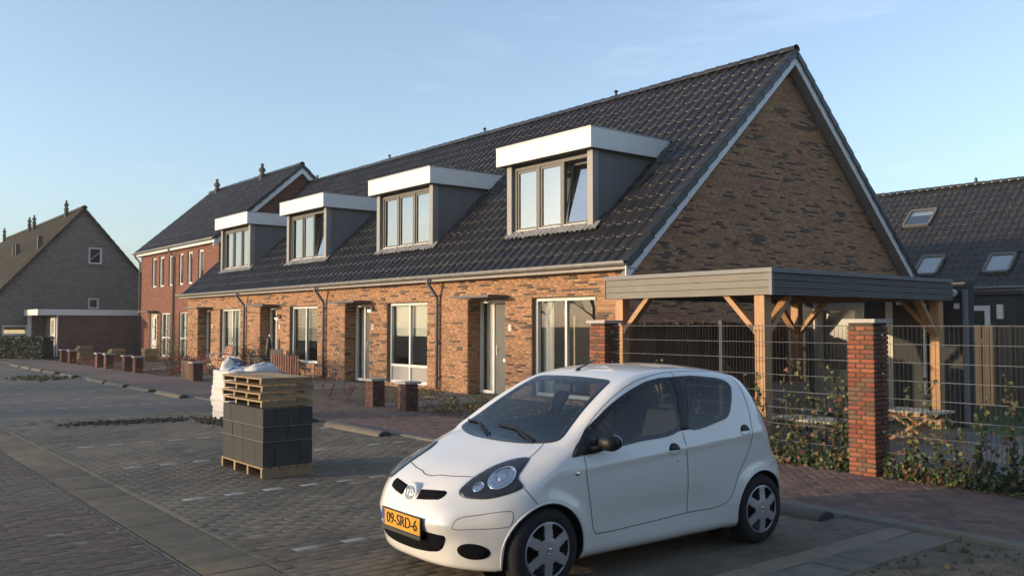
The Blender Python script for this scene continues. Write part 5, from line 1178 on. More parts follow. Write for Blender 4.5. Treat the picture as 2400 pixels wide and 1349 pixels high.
GR = dense([(.08, 2.54), (.15, 2.63), (.25, 2.685), (.4, 2.70), (.55, 2.69), (.63, 2.655), (.70, 2.60), (.82, 2.56), (.95, 2.50), (1.08, 2.425), (1.20, 2.345), (1.30, 2.29), (1.42, 2.20)])
AX = [(.035, .268), (2.185, .268)]; RA = .298
def smax(a, b, r): h = np.maximum(r - np.abs(a - b), 0) / r; return np.maximum(a, b) + h * h * r * .25
def FB(X, Y, Z):
    ax = np.abs(X)
    zt = ZC(Y - QY(Y) * X * X) - KT(Y) * X * X
    zz = Z - .085 * (np.clip(Y, -.2, 2.4) - 1.0) * np.clip((Z - .45) / .35, 0, 1)
    xs = XS(zz) * PY_(Y)
    for (ay, az) in AX:
        r_ = np.hypot(Y - ay, Z - az); xs = xs + .020 * np.exp(-((r_ - RA - .015) / .055) ** 2) * np.clip((.72 - Z) / .2, 0, 1)
    xs = xs - .012 * np.exp(-((Z - .40) / .10) ** 2) * np.exp(-((Y - 1.1) / .55) ** 4) + .010 * np.exp(-((Z - .20) / .05) ** 2)
    xs = xs + .010 * np.exp(-((Z - (.735 + .06 * Y)) / .035) ** 2) * np.exp(-((Y - 1.3) / 1.1) ** 4)
    yf = FF(Z) + .34 * (ax / .74) ** 2.9 - .018 * np.exp(-((Z - .43) / .05) ** 2) * np.exp(-(ax / .62) ** 6)
    yr = GR(Z) - .20 * (ax / .72) ** 3
    f = smax(ax - xs, (Z - zt) * .85, .075 + .03 * np.clip((Y - 1.0) / .4, 0, 1))
    f = smax(f, yf - Y, .09); f = smax(f, Y - yr, .09); f = smax(f, .155 - Z, .05)
    return f
def body_grid(nphi=200, nc=44, ns=130, nr=34):
    y0, y1, zs = .05, 2.10, .56; rows = []; phi = np.linspace(-math.pi, math.pi, nphi, endpoint=False) - math.pi / 2     # seam underneath
    O = []; D = []
    for i in range(nc):
        a = math.pi / 2 * (i + .0) / nc; a = max(a, .004)
        D.append(np.stack([np.cos(phi) * math.sin(a), np.full(nphi, -math.cos(a)), np.sin(phi) * math.sin(a)], 1)); O.append(np.tile([0, y0, zs - .06], (nphi, 1)))
    for i in range(ns + 1):
        y = y0 + (y1 - y0) * i / ns; zz = zs - .06 + .10 * min(1, i / 40)
        D.append(np.stack([np.cos(phi), np.zeros(nphi), np.sin(phi)], 1)); O.append(np.tile([0, y, zz], (nphi, 1)))
    for i in range(1, nr + 1):
        a = math.pi / 2 * (1 - i / nr); a = max(a, .004)
        D.append(np.stack([np.cos(phi) * math.sin(a), np.full(nphi, math.cos(a)), np.sin(phi) * math.sin(a)], 1)); O.append(np.tile([0, y1, zs + .04], (nphi, 1)))
    O = np.concatenate(O); D = np.concatenate(D); lo = np.zeros(len(O)); hi = np.full(len(O), 1.6)
    for _ in range(34):
        m = (lo + hi) / 2; P = O + D * m[:, None]; inside = FB(P[:, 0], P[:, 1], P[:, 2]) < 0; lo = np.where(inside, m, lo); hi = np.where(inside, hi, m)
    P = O + D * lo[:, None]; nrow = len(P) // nphi; F = []
    a = np.arange(nrow - 1)[:, None] * nphi; b = np.arange(nphi)[None]; b2 = (b + 1) % nphi
    F = np.stack([a + b, a + nphi + b, a + nphi + b2, a + b2], -1).reshape(-1, 4)
    return P, F
def body_normals(P, e=.004):
    g = np.stack([FB(P[:, 0] + e, P[:, 1], P[:, 2]) - FB(P[:, 0] - e, P[:, 1], P[:, 2]), FB(P[:, 0], P[:, 1] + e, P[:, 2]) - FB(P[:, 0], P[:, 1] - e, P[:, 2]), FB(P[:, 0], P[:, 1], P[:, 2] + e) - FB(P[:, 0], P[:, 1], P[:, 2] - e)], 1)
    return g / (np.linalg.norm(g, axis=1)[:, None] + 1e-12)
CB_V, CB_F = body_grid()
CB_BVH = BVHTree.FromPolygons([Vector(p) for p in CB_V], [tuple(int(i) for i in f) for f in CB_F])
# ------------------------------------------------------------------ white hatchback: parts
from mathutils.geometry import delaunay_2d_cdt
m_paint = M('white_car_paint', (.74, .725, .685), .30, .025, 1.5, coat=1.0, spec=.5)
m_hole = M('opening_shade_black', (.006, .006, .007), .95, .1, 8, spec=.1); m_cblk = M('car_black_trim', (.007, .0075, .008), .5, .1, 8)  # openings are draped patches; the dark inside is painted by the matte black
m_cgl = glass('car_glass', (.40, .43, .42), .0, ior=1.42); m_wsg = glass('windscreen_glass', (.60, .68, .70), .01, ior=1.45)
m_seam = M('panel_gap', (.03, .032, .034), .8, .1, 8)
m_tyre = M('tyre', (.018, .018, .019), .85, .2, 14, .3, 60)
m_rim = M('hubcap_silver', (.42, .42, .43), .38, .06, 5, metal=.5)
m_chrome = M('chrome', (.75, .75, .76), .10, .03, 5, metal=1.0)
m_lens = glass('headlight_lens', (.95, .96, .97), .0, ior=1.25)
m_refl = M('lamp_reflector', (.62, .63, .64), .16, .35, 22, .6, 14, metal=.95); m_lampb = M('headlight_housing', (.030, .032, .034), .35, .15, 9)
m_plate = M('plate_yellow', (.62, .31, .03), .5, .06, 8)
m_pblue = M('plate_blue', (.03, .07, .25), .5)
m_seat = M('seat_fabric', (.045, .047, .05), .9, .2, 20); m_dash = M('dashboard', (.03, .032, .035), .6, .15, 10); m_pillarin = M('cabin_trim', (.32, .32, .30), .7, .05, 4)
def car():
    t = thing('hatchback_car', 'small white hatchback parked nose out beside the brick sidewalk', 'car', CAR_LOC, CAR_RZ)
    def inpoly(P, poly):
        x, y = P[..., 0], P[..., 1]; c = np.zeros(x.shape, bool); n = len(poly)
        for i in range(n):
            (x1, y1), (x2, y2) = poly[i], poly[(i + 1) % n]; k = ((y1 > y) != (y2 > y)) & (x < (x2 - x1) * (y - y1) / (y2 - y1 + 1e-12) + x1); c ^= k
        return c
    def smooth_loop(P, n, closed=True):
        P = np.asarray(P, float); m = len(P); seg = m if closed else m - 1; out = []
        for i in range(seg):
            if closed: p0, p1, p2, p3 = P[i - 1], P[i], P[(i + 1) % m], P[(i + 2) % m]
            else: p0, p1, p2, p3 = P[max(i - 1, 0)], P[i], P[i + 1], P[min(i + 2, m - 1)]
            d1 = max(np.linalg.norm(p1 - p0), 1e-6) ** .5; d2 = max(np.linalg.norm(p2 - p1), 1e-6) ** .5; d3 = max(np.linalg.norm(p3 - p2), 1e-6) ** .5
            m1 = (p2 - p1) - d2 / (d1 + d2) * ((p2 - p0) - 0) + (0) if False else ((p1 - p0) / d1 ** 2 * d2 ** 2 * 0 + (p2 - p0) * d2 ** 2 / (d1 ** 2 + d2 ** 2))
            m2 = (p3 - p1) * d2 ** 2 / (d2 ** 2 + d3 ** 2)
            for q in range(n): s = q / n; out.append((2 * s ** 3 - 3 * s ** 2 + 1) * p1 + (s ** 3 - 2 * s ** 2 + s) * m1 + (-2 * s ** 3 + 3 * s ** 2) * p2 + (s ** 3 - s ** 2) * m2)
        if not closed: out.append(P[-1])
        return np.array(out)
    mir = lambda P: [(-p[0], *p[1:]) for p in P]
    def basis(d):
        d = Vector(d).normalized(); u = Vector((0, 0, 1)) if abs(d.z) < .9 else Vector((0, 1, 0)); e1 = d.cross(u).normalized(); e2 = e1.cross(d); return d, e1, e2
    def patch(outline, d, off, mat, name, parent, res=.03, hole=None, sm=6, skirt=.006, smooth=True):
        """a piece of trim lying on the body: outline of 3-D points, seen along d, draped on the surface"""
        d, e1, e2 = basis(d); to2 = lambda p: (Vector(p).dot(e1), Vector(p).dot(e2))
        lp = smooth_loop([to2(p) for p in outline], sm) if sm > 1 else np.array([to2(p) for p in outline]); loops = [lp]
        if hole is not None: loops.append(hole)
        vs = []; ed = []
        for l_ in loops: b = len(vs); vs += [Vector(p) for p in l_]; ed += [(b + i, b + (i + 1) % len(l_)) for i in range(len(l_))]
        mn, mx_ = lp.min(0), lp.max(0); gx, gy = np.meshgrid(np.arange(mn[0] + res * .5, mx_[0], res), np.arange(mn[1] + res * .5, mx_[1], res)); G = np.stack([gx.ravel(), gy.ravel()], 1)
        if len(G):
            k = inpoly(G, lp)
            if hole is not None: k &= ~inpoly(G, hole)
            G = G[k]
            for l_ in loops:
                if len(G): G = G[np.min(np.linalg.norm(G[:, None] - l_[None], axis=2), axis=1) > res * .35]
        nb = len(vs); vs += [Vector(p) for p in G]
        r = delaunay_2d_cdt(vs, ed, [], 1 if hole is None else 0, 1e-6); V2, F = r[0], r[2]
        cen = np.array([np.mean([tuple(V2[i]) for i in f], axis=0) for f in F]); ok = inpoly(cen, lp)
        if hole is not None: ok &= ~inpoly(cen, hole)
        F = [f for f, o_ in zip(F, ok) if o_]
        P = []; NN = []
        for v in V2:
            o = e1 * v[0] + e2 * v[1]; h = CB_BVH.ray_cast(o - d * 4, d)
            if h[0] is None: h = CB_BVH.find_nearest(o - d * (o.dot(d) - Vector(outline[0]).dot(d)))
            P.append(h[0]); NN.append(h[1])
        n_ = body_normals(np.array([tuple(p) for p in P])); P = np.array([tuple(p) for p in P]) + n_ * off
        mb = MB(); mb.add([tuple(p) for p in P], [tuple(f) for f in F])
        cnt = {}
        for f in F:
            for i in range(len(f)): a, b = f[i], f[(i + 1) % len(f)]; cnt[(a, b)] = cnt.get((a, b), 0) + 1
        bd = [(a, b) for (a, b) in cnt if (b, a) not in cnt]
        if skirt: 
            base = len(P); idx = {}; ex = []
            for a, b in bd:
                for q in (a, b):
                    if q not in idx: idx[q] = base + len(ex); ex.append(tuple(P[q] - n_[q] * (skirt + off)))
            mb.v += ex; mb.f += [(a, idx[a], idx[b], b) for a, b in bd]; mb.m += [0] * len(bd)
        o = mb.build(name, mat, parent, smooth=False); me = o.data
        # face outwards
        pn = np.array([p.normal[:] for p in me.polygons]); 
        if np.sum(pn[:len(F)] * n_[[f[0] for f in F]]) < 0: me.flip_normals()
        if smooth:
            me.polygons.foreach_set('use_smooth', [True] * len(F) + [False] * (len(me.polygons) - len(F))); me.update()
        return o, lp
    def shrink(lp, k):
        c = np.roll(lp, -1, 0) - np.roll(lp, 1, 0); n = np.stack([c[:, 1], -c[:, 0]], 1); n /= np.linalg.norm(n, axis=1)[:, None] + 1e-9
        a = np.sum(lp[:, 0] * np.roll(lp[:, 1], -1) - np.roll(lp[:, 0], -1) * lp[:, 1])
        return lp - n * k * (1 if a > 0 else -1)
    def ribbon(pts, w, off, mat, name, parent, closed=False, n=8):
        L3 = smooth_loop(pts, n, closed); P = []; N = []
        for p in L3: h = CB_BVH.find_nearest(Vector(p)); P.append(h[0]); N.append(h[1])
        Pn = np.array([tuple(p) for p in P]); nn = body_normals(Pn); m = len(P); tg = (np.roll(Pn, -1, 0) - np.roll(Pn, 1, 0)) if closed else np.gradient(Pn, axis=0)
        sd = np.cross(nn, tg); sd /= np.linalg.norm(sd, axis=1)[:, None] + 1e-9; A = Pn + sd * w / 2 + nn * off; B = Pn - sd * w / 2 + nn * off
        k = m if closed else m - 1
        mb = MB().add([tuple(p) for p in A] + [tuple(p) for p in B], [(i, (i + 1) % m, m + (i + 1) % m, m + i) for i in range(k)]); return mb.build(name, mat, parent)
    # outlines (car's left side; mirrored for the right)
    WS = [(0, .93, 1.301), (.27, .93, 1.296), (.415, .912, 1.284), (.455, .80, 1.23), (.50, .62, 1.12), (.545, .44, 1.01), (.578, .29, .93), (.52, .245, .905), (.30, .175, .885), (0, .15, .882)]
    WS = WS + mir(WS[1:-1])[::-1]
    SF = [(.731, .275, .836), (.697, .345, .907), (.671, .442, .988), (.651, .573, 1.066), (.629, .71, 1.139), (.602, .89, 1.214), (.575, 1.079, 1.272), (.562, 1.207, 1.294), (.561, 1.335, 1.302), (.60, 1.358, 1.27), (.69, 1.325, 1.08), (.742, 1.285, .930), (.744, .871, .884), (.743, .604, .857), (.741, .364, .836)]
    SR = [(.564, 1.515, 1.307), (.588, 1.757, 1.295), (.612, 1.925, 1.268), (.645, 1.973, 1.227), (.682, 1.948, 1.154), (.709, 1.906, 1.079), (.733, 1.845, 1.005), (.741, 1.76, .975), (.742, 1.40, .935), (.69, 1.44, 1.10), (.60, 1.49, 1.27)]
    HL = [(.403, -.383, .645), (.402, -.277, .712), (.421, -.131, .774), (.478, -.01, .815), (.562, .049, .826), (.592, .01, .795), (.647, -.104, .727), (.712, -.118, .672), (.625, -.293, .614), (.493, -.393, .605), (.428, -.405, .618)]
    RW = [(0, 2.3, 1.24), (.40, 2.27, 1.23), (.46, 2.36, 1.12), (.48, 2.47, .92), (0, 2.53, .90)]; RW = RW + mir(RW[1:-1])[::-1]
    sideD, frontD = (-1, 0, 0), (0, 1, -.25)
    # ---- body shell, split in panels
    V = CB_V.copy(); F = CB_F; C = V[F].mean(1); N = body_normals(C)
    kill = np.zeros(len(F), bool)
    for ay, az in AX: kill |= (np.abs(C[:, 0]) > .42) & (np.hypot(C[:, 1] - ay, C[:, 2] - az) < RA)
    def lp2(outline, d): dd, e1, e2 = basis(d); return smooth_loop([(Vector(p).dot(e1), Vector(p).dot(e2)) for p in outline], 6), np.array(e1), np.array(e2)
    for sgn in (1, -1):
        for o_ in (SF, SR):
            lp, e1, e2 = lp2(o_ if sgn > 0 else mir(o_), (-sgn, 0, 0)); kill |= inpoly(np.stack([C @ e1, C @ e2], 1), shrink(lp, .022)) & (C[:, 0] * sgn > .3)
    lp, e1, e2 = lp2(WS, frontD); kill |= inpoly(np.stack([C @ e1, C @ e2], 1), shrink(lp, .03)) & (C[:, 1] < 1.1) & (C[:, 2] > .86)
    lp, e1, e2 = lp2(RW, (0, -1, -.2)); kill |= inpoly(np.stack([C @ e1, C @ e2], 1), shrink(lp, .03)) & (C[:, 1] > 2)
    # snap wheel-arch edge to a clean circle
    keepv = np.zeros(len(V), int); np.add.at(keepv, F[~kill].ravel(), 1); killv = np.zeros(len(V), int); np.add.at(killv, F[kill].ravel(), 1); edge = (keepv > 0) & (killv > 0)
    for ay, az in AX:
        k = edge & (np.abs(V[:, 0]) > .42) & (np.hypot(V[:, 1] - ay, V[:, 2] - az) < RA + .05) & (V[:, 2] > .16)
        dd = V[k][:, 1:] - np.array([ay, az]); dd *= (RA / np.linalg.norm(dd, axis=1))[:, None]; V[k, 1] = ay + dd[:, 0]; V[k, 2] = az + dd[:, 1]
    YZ = C[:, 1:]; ax_ = np.abs(C[:, 0])
    FD = [(.378, .831), (.372, .689), (.407, .463), (.431, .333), (.466, .317), (1.343, .344), (1.339, .67), (1.323, .919), (1.446, 1.341), (1.094, 1.30), (.745, 1.176), (.442, .988)]
    RD = [(1.343, .344), (1.776, .37), (1.907, .564), (2.048, .755), (2.088, .879), (2.097, 1.069), (2.05, 1.295), (1.764, 1.338), (1.446, 1.341), (1.323, .919), (1.339, .67)]
    lab = np.zeros(len(F), int)                                   # 0 body 1 bonnet 2 front bumper 3 rear bumper 4 roof 5.. doors
    lab[(N[:, 2] > .55) & (C[:, 1] < .24) & (ax_ < .57) & (C[:, 2] > .69)] = 1
    lab[(lab == 0) & (C[:, 1] < -.06) & (C[:, 2] < .70)] = 2
    lab[(C[:, 1] > 2.28) & (C[:, 2] < .63)] = 3
    lab[(N[:, 2] > .7) & (C[:, 2] > 1.28)] = 4
    for i, (pl, s) in enumerate(((FD, 1), (FD, -1), (RD, 1), (RD, -1))): lab[(C[:, 0] * s > .45) & inpoly(YZ, pl)] = 5 + i
    nv = body_normals(V)
    for q, nm in enumerate(['body', 'bonnet', 'front_bumper', 'rear_bumper', 'roof_panel', 'door', 'door', 'door', 'door']):
        f = F[(lab == q) & ~kill]; u, inv = np.unique(f, return_inverse=True); me = npmesh(nm, V[u], inv.reshape(-1, 4), None, [m_paint], True)
        me.normals_split_custom_set_from_vertices([tuple(x) for x in nv[u]]); link(nm, me, t)
    # ---- glass and black surrounds
    def window(outl, d, nm, w, res=.05):
        o, lp = patch(outl, d, .0045, m_wsg if nm == 'windscreen' else m_cgl, nm, t, res, skirt=0)
        hole = shrink(lp, w); patch(outl, d, .0025, m_cblk, 'window_surround', o, res, hole=hole, skirt=.012)
        return o
    window(WS, frontD, 'windscreen', .038); window(RW, (0, -1, -.2), 'rear_window', .04)
    for s in (1, -1):
        a = (lambda P: P) if s > 0 else mir
        window(a(SF), (-s, 0, 0), 'side_window', .030); window(a(SR), (-s, 0, 0), 'side_window', .030)
        BP = [(.562, 1.325, 1.303), (.565, 1.53, 1.309), (.69, 1.45, 1.10), (.742, 1.41, .936), (.742, 1.275, .929), (.69, 1.32, 1.08)]
        patch(a(BP), (-s, 0, 0), .0035, m_cblk, 'pillar_cover', t, .05, sm=1, skirt=.006)
        TR = [(.731, .268, .833), (.70, .36, .91), (.665, .47, 1.0), (.71, .50, .93), (.745, .47, .842)]
        patch(a(TR), (-s, 0, 0), .006, m_cblk, 'mirror_base', t, .05, sm=1, skirt=.006)
        # mirror
        mm = MB(); n1, n2 = 20, 12; vs = []
        for j in range(n2 + 1):
            th = math.pi * j / n2
            for i in range(n1):
                p = 2 * math.pi * i / n1; cx, cy, cz = math.sin(th) * math.cos(p), math.cos(th), math.sin(th) * math.sin(p)
                cx = math.copysign(abs(cx) ** .75, cx); cz = math.copysign(abs(cz) ** .8, cz)
                vs.append((s * (.825 + .085 * cx), .52 + (.045 if cy > 0 else .065) * cy * 1.0, .915 + .056 * cz))
        mm.add(vs, [(j * n1 + i, j * n1 + (i + 1) % n1, (j + 1) * n1 + (i + 1) % n1, (j + 1) * n1 + i) for j in range(n2) for i in range(n1)]); mo = mm.bar((s * .69, .44, .865), (s * .80, .50, .885), .07, .035).build('mirror', m_cblk, t, smooth=True, fixn=True)
        MB().lathe([(.001, 0), (.064, 0), (.067, .004)], (s * .825, .566, .915), 18, Matrix.Rotation(R(-90), 4, 'X') @ Matrix.Diagonal((1.1, .75, 1, 1))).build('mirror_glass', m_chrome, mo)
        # headlight
        ho, lp = patch(a(HL), (-s * .35, 1, -.45), .004, m_lampb, 'headlight', t, .025, skirt=.01)
        hd_ = (-s * .35, 1, -.45)
        def disc(c, rx, ry, off, mat, nm, hole=None):
            dd, e1, e2 = basis(hd_); C0 = Vector((s * c[0], c[1], c[2])); pts = [C0 + e1 * rx * math.cos(q * math.pi / 10) + e2 * ry * math.sin(q * math.pi / 10) for q in range(20)]
            hl = None
            if hole: hl = np.array([((C0 + e1 * rx * hole * math.cos(q * math.pi / 30)).dot(e1), (C0 + e2 * ry * hole * math.sin(q * math.pi / 30)).dot(e2)) for q in range(60)])
            return patch(pts, hd_, off, mat, nm, ho, .02, hole=hl, sm=3, skirt=.008)
        disc((.568, -.165, .715), .076, .088, .007, m_refl, 'reflector'); disc((.568, -.165, .715), .080, .092, .010, m_chrome, 'reflector_rim', .90)
        disc((.568, -.165, .715), .022, .026, .010, m_chrome, 'bulb_shield'); disc((.500, -.290, .655), .032, .033, .007, m_refl, 'indicator'); disc((.500, -.290, .655), .035, .036, .010, m_chrome, 'indicator_rim', .84)
        patch(a(HL), (-s * .35, 1, -.45), .014, m_lens, 'lens', ho, .025, skirt=.012)
        # grille slot, fog recess, bumper rub strip outline
        GS = [(.078, -.478, .610), (.20, -.46, .621), (.305, -.437, .628), (.328, -.445, .620), (.330, -.445, .606), (.316, -.476, .588), (.298, -.48, .578), (.20, -.515, .566), (.095, -.53, .556)]
        patch(a(GS), (0, 1, 0), .0035, m_hole, 'grille', t, .03, sm=1, skirt=.004)
        FG = [(.56 + .085 * math.cos(q * math.pi / 8), -.40, .288 + .050 * math.sin(q * math.pi / 8)) for q in range(16)]
        patch(a(FG), (0, 1, 0), .003, m_hole, 'fog_recess', t, .03, sm=2, skirt=.004)
        ribbon(a([(.464, -.489, .429), (.487, -.463, .483), (.60, -.36, .517), (.715, -.23, .542), (.732, -.21, .529), (.73, -.228, .457), (.696, -.279, .442), (.58, -.40, .43), (.486, -.475, .421)]), .004, .001, m_seam, 'strip_gap', t, True, 4)
        # panel gaps
        G = lambda P, w=.005, closed=False: ribbon(a(P), w, .0012, m_seam, 'panel_gap', t, closed)
        G([(.741, .372, .825), (.768, .372, .689), (.770, .407, .463), (.764, .431, .345), (.763, .466, .318), (.762, .865, .325), (.762, 1.343, .344), (.771, 1.776, .37), (.776, 1.907, .564), (.772, 2.048, .755), (.766, 2.088, .879), (.713, 2.097, 1.069), (.60, 2.06, 1.25), (.54, 1.98, 1.318), (.526, 1.764, 1.338), (.512, 1.444, 1.341), (.543, 1.094, 1.30), (.597, .745, 1.176), (.655, .47, 1.005), (.70, .37, .92)])
        G([(.744, 1.323, .915), (.777, 1.339, .67), (.762, 1.343, .344)]); G([(.565, 1.44, 1.308), (.512, 1.446, 1.341)])
        G([(.722, -.115, .667), (.765, -.08, .61), (.78, -.055, .573)]); G([(.562, .045, .824), (.539, .139, .865), (.478, .248, .906)], .006)
        G([(.755, 2.42, .62), (.772, 2.34, .60), (.78, 2.30, .575)], .004)
        # handles, lock, side repeater, fuel flap
        for (hy, hz) in ((1.205, .805), (2.005, .883)):
            HD = [(.77, hy - .055 * math.cos(q * math.pi / 10), hz + .048 * math.sin(q * math.pi / 10)) for q in range(11)]
            hd, _ = patch(a(HD), (-s, 0, 0), .002, m_cblk, 'door_handle', t, .03, sm=1, skirt=.003)
            ribbon(a([(.77, hy - .055 * math.cos(q * math.pi / 10), hz - .002 - .03 * math.sin(q * math.pi / 10)) for q in range(11)]), .006, .002, m_pillarin, 'cup_edge', hd, False, 2)
        for (yy, zz, rr, nm, mt) in ((1.24, .731, .012, 'door_lock', m_steel), (.294, .727, .022, 'side_repeater', m_chrome)):
            h = CB_BVH.find_nearest(Vector((s * .77, yy, zz))); q = Vector(body_normals(np.array([tuple(h[0])]))[0]).to_track_quat('Z', 'Y').to_matrix().to_4x4() @ Matrix.Diagonal((1, .7, 1, 1))
            MB().lathe([(.001, .006), (rr * .7, .005), (rr, .0)], h[0], 14, q).build(nm, mt, t, smooth=True)
        # tail light
        TL = [(.62, 2.40, 1.02), (.585, 2.44, 1.03), (.50, 2.52, .93), (.52, 2.545, .82), (.60, 2.50, .76), (.66, 2.42, .80), (.665, 2.36, .92)]
        patch(a(TL), (-s * .6, -1, 0), .022, M('tail_lens', (.45, .20, .19), .12, .05, 5, coat=.6), 'tail_light', t, .03, skirt=.02)
        # sill strip below the doors
        # wheels
        for ay, az in AX:
            wl = MB(); rt = Matrix.Rotation(R(90) * s, 4, 'Y'); cx = s * .686
            ty = MB().lathe([(.165, -.075), (.225, -.082), (.250, -.075), (.264, -.055), (.268, -.03), (.268, .03), (.264, .055), (.250, .078), (.225, .088), (.185, .088), (.178, .080)], (cx, ay, az), 48, rt).build('wheel', m_tyre, t, smooth=True)
            MB().lathe([(.178, .080), (.175, .05), (.10, .035), (.001, .035)], (cx, ay, az), 40, rt).build('brake_cover', m_cblk, ty, smooth=True)
            hc = MB(); nA = 96; rings = [.030, .062, .085, .110, .135, .158, .172, .181]; hz = [.098, .097, .094, .091, .089, .088, .087, .080]
            vs = []
            for r_, z_ in zip(rings, hz):
                for i in range(nA): q = 2 * math.pi * i / nA; vs.append(rt @ Vector((r_ * math.cos(q), r_ * math.sin(q), z_)) + Vector((cx, ay, az)))
            fs = []
            for k in range(len(rings) - 1):
                rm = (rings[k] + rings[k + 1]) / 2
                for i in range(nA):
                    ph = ((i + .5) / nA * 6) % 1; hw = .155 + .17 * (rm - .085) / .08
                    if .085 < rm < .166 and abs(ph - .5) < hw: continue
                    fs.append((k * nA + i, k * nA + (i + 1) % nA, (k + 1) * nA + (i + 1) % nA, (k + 1) * nA + i))
            c0 = len(vs); vs.append(rt @ Vector((0, 0, .099)) + Vector((cx, ay, az))); fs += [(c0, (i + 1) % nA, i) for i in range(nA)]
            hc.add(vs, fs); ho_ = hc.build('hubcap', m_rim, ty, smooth=False, fixn=True)
            sm_ = ho_.modifiers.new('thickness', 'SOLIDIFY'); sm_.thickness = .010; sm_.offset = 0
            eb = MB()
            for q in range(20): pass
            MB().lathe([(.012, .104), (.018, .106), (.022, .104)], (cx, ay, az), 20, rt).build('hub_emblem', m_chrome, ho_, smooth=True)
            # inner arch and lip
            ar = MB(); k = 40; vs = []
            for i in range(k + 1):
                q = math.pi * (-.12 + 1.24 * i / k)
                hb = CB_BVH.ray_cast(Vector((s * 2, ay + (RA + .006) * math.cos(q), az + (RA + .006) * math.sin(q))), Vector((-s, 0, 0))); bx_ = abs(hb[0].x) if hb[0] is not None else .70
                for (xx, rr) in ((bx_ - .004, RA), (bx_ - .014, RA + .004), (.52, RA + .012), (.42, RA + .012)): vs.append((s * min(xx, bx_ - .004), ay + rr * math.cos(q), az + rr * math.sin(q)))
            ar.add(vs, [(i * 4 + j, (i + 1) * 4 + j, (i + 1) * 4 + j + 1, i * 4 + j + 1) for i in range(k) for j in range(3)])
            ar.add([(s * .43, ay + r_ * math.cos(q), az + r_ * math.sin(q)) for r_ in (.0, RA + .012) for q in [2 * math.pi * i / 24 for i in range(24)]], [(i, (i + 1) % 24, 24 + (i + 1) % 24, 24 + i) for i in range(24)]); ar.build('wheel_arch', m_cblk, t)
            pts = []
            for i in range(25):
                q = math.pi * (-.10 + 1.20 * i / 24); yy, zz = ay + (RA + .006) * math.cos(q), az + (RA + .006) * math.sin(q)
                h = CB_BVH.ray_cast(Vector((s * 2, yy, zz)), Vector((-s, 0, 0))); pts.append(h[0] + Vector((-s * .001, 0, 0)))
            MB().tube(pts, .0075, 8).build('arch_lip', m_paint, t, smooth=True)
    # ---- nose
    ribbon([(-.402, -.272, .714), (-.223, -.332, .704), (-.11, -.352, .697), (-.05, -.372, .686), (.05, -.372, .686), (.11, -.352, .697), (.223, -.332, .704), (.402, -.272, .714)], .007, .0012, m_seam, 'panel_gap', t)
    LG = [(.40, -.5, .372), (.385, -.5, .30), (.33, -.5, .262), (.142, -.5, .243), (0, -.5, .240)]; LG = LG + mir(LG[:-1])[::-1]
    patch(LG, (0, 1, 0), .003, m_hole, 'lower_grille', t, .03, sm=3, skirt=.004)
    h = CB_BVH.ray_cast(Vector((0, -2, .582)), Vector((0, 1, 0))); y0 = h[0].y; q = Matrix.Rotation(R(75), 4, 'X')
    em = MB().lathe([(.075, -.02), (.072, .012), (.058, .02), (.001, .022)], (0, y0 + .006, .580), 28, q).build('badge_boss', m_paint, t, smooth=True)
    def oval(rx, ry, cx, cy, r, nm):
        pts = [Matrix.Translation((0, y0 + .006, .580)) @ (q @ Vector((cx + rx * math.cos(a), cy + ry * math.sin(a), .024))) for a in np.linspace(0, 2 * math.pi, 29)]
        MB().tube(pts, r, 6, False).build(nm, m_chrome, em, smooth=True)
    oval(.050, .040, 0, 0, .0065, 'badge_ring'); oval(.019, .036, 0, .0, .0045, 'badge_ring'); oval(.036, .015, 0, .018, .0045, 'badge_ring')
    MB().lathe([(.001, .0225), (.05, .0222)], (0, y0 + .006, .580), 24, q @ Matrix.Diagonal((1, .8, 1, 1))).build('badge_field', m_rim, em)
    # number plate
    yp = CB_BVH.ray_cast(Vector((0, -2, .40)), Vector((0, 1, 0)))[0].y - .018; cz, hw, hh = .405, .247, .053
    pl = MB().box(-hw, hw, yp, yp + .012, cz - hh, cz + hh).build('number_plate', m_plate, t)
    MB().box(-hw - .006, hw + .006, yp + .004, yp + .016, cz - hh - .006, cz + hh + .006).build('plate_holder', m_cblk, pl); MB().box(-hw + .002, -hw + .040, yp - .0015, yp - .0002, cz - hh + .002, cz + hh - .002).build('country_band', m_pblue, pl)
    digit(pl, '09-SRD-6', .020, yp - .003, cz, .074, m_cblk); digit(pl, 'NL', -hw + .021, yp - .003, cz - .028, .018, m_white)
    MB().box(-hw, hw, yp + .002, yp + .014, cz - hh - .030, cz - hh - .007).build('holder_strip', M('dealer_strip', (.05, .05, .045), .5), pl)
    # wipers, cowl, aerial
    for xs_, xe in ((.40, -.12), (-.10, -.56)):
        pts = []
        for i in range(12):
            f = i / 11; x = xs_ + (xe - xs_) * f; zz = .905 + .05 * math.sin(f * math.pi * .55); h = CB_BVH.ray_cast(Vector((x, -1.5, zz)), Vector((0, 1, 0))); pts.append(h[0] + Vector((0, -.012, .010)))
        MB().tube(pts, .007, 6).bar(pts[0] + Vector((0, -.02, -.015)), pts[6] + Vector((0, -.008, .012)), .016, .010).build('wiper', m_cblk, t)
    MB().lathe([(.022, -.004), (.02, .006), (.010, .016), (.001, .018)], (-.10, 1.06, 1.342), 14).tube([(-.10, 1.065, 1.352), (-.10, 1.25, 1.42)], [.0065, .003], 6).build('aerial', m_cblk, t)
    # floor pan and cabin
    MB().box(-.62, .62, -.30, 2.40, .17, .24).box(-.42, .42, -.45, 2.5, .20, .42).build('floor_pan', m_cblk, t)
    MB().extr([(.20, .55), (.20, .84), (.42, .90), (.62, .88), (.68, .70), (.60, .40)], -.66, .66).build('dashboard', m_dash, t)
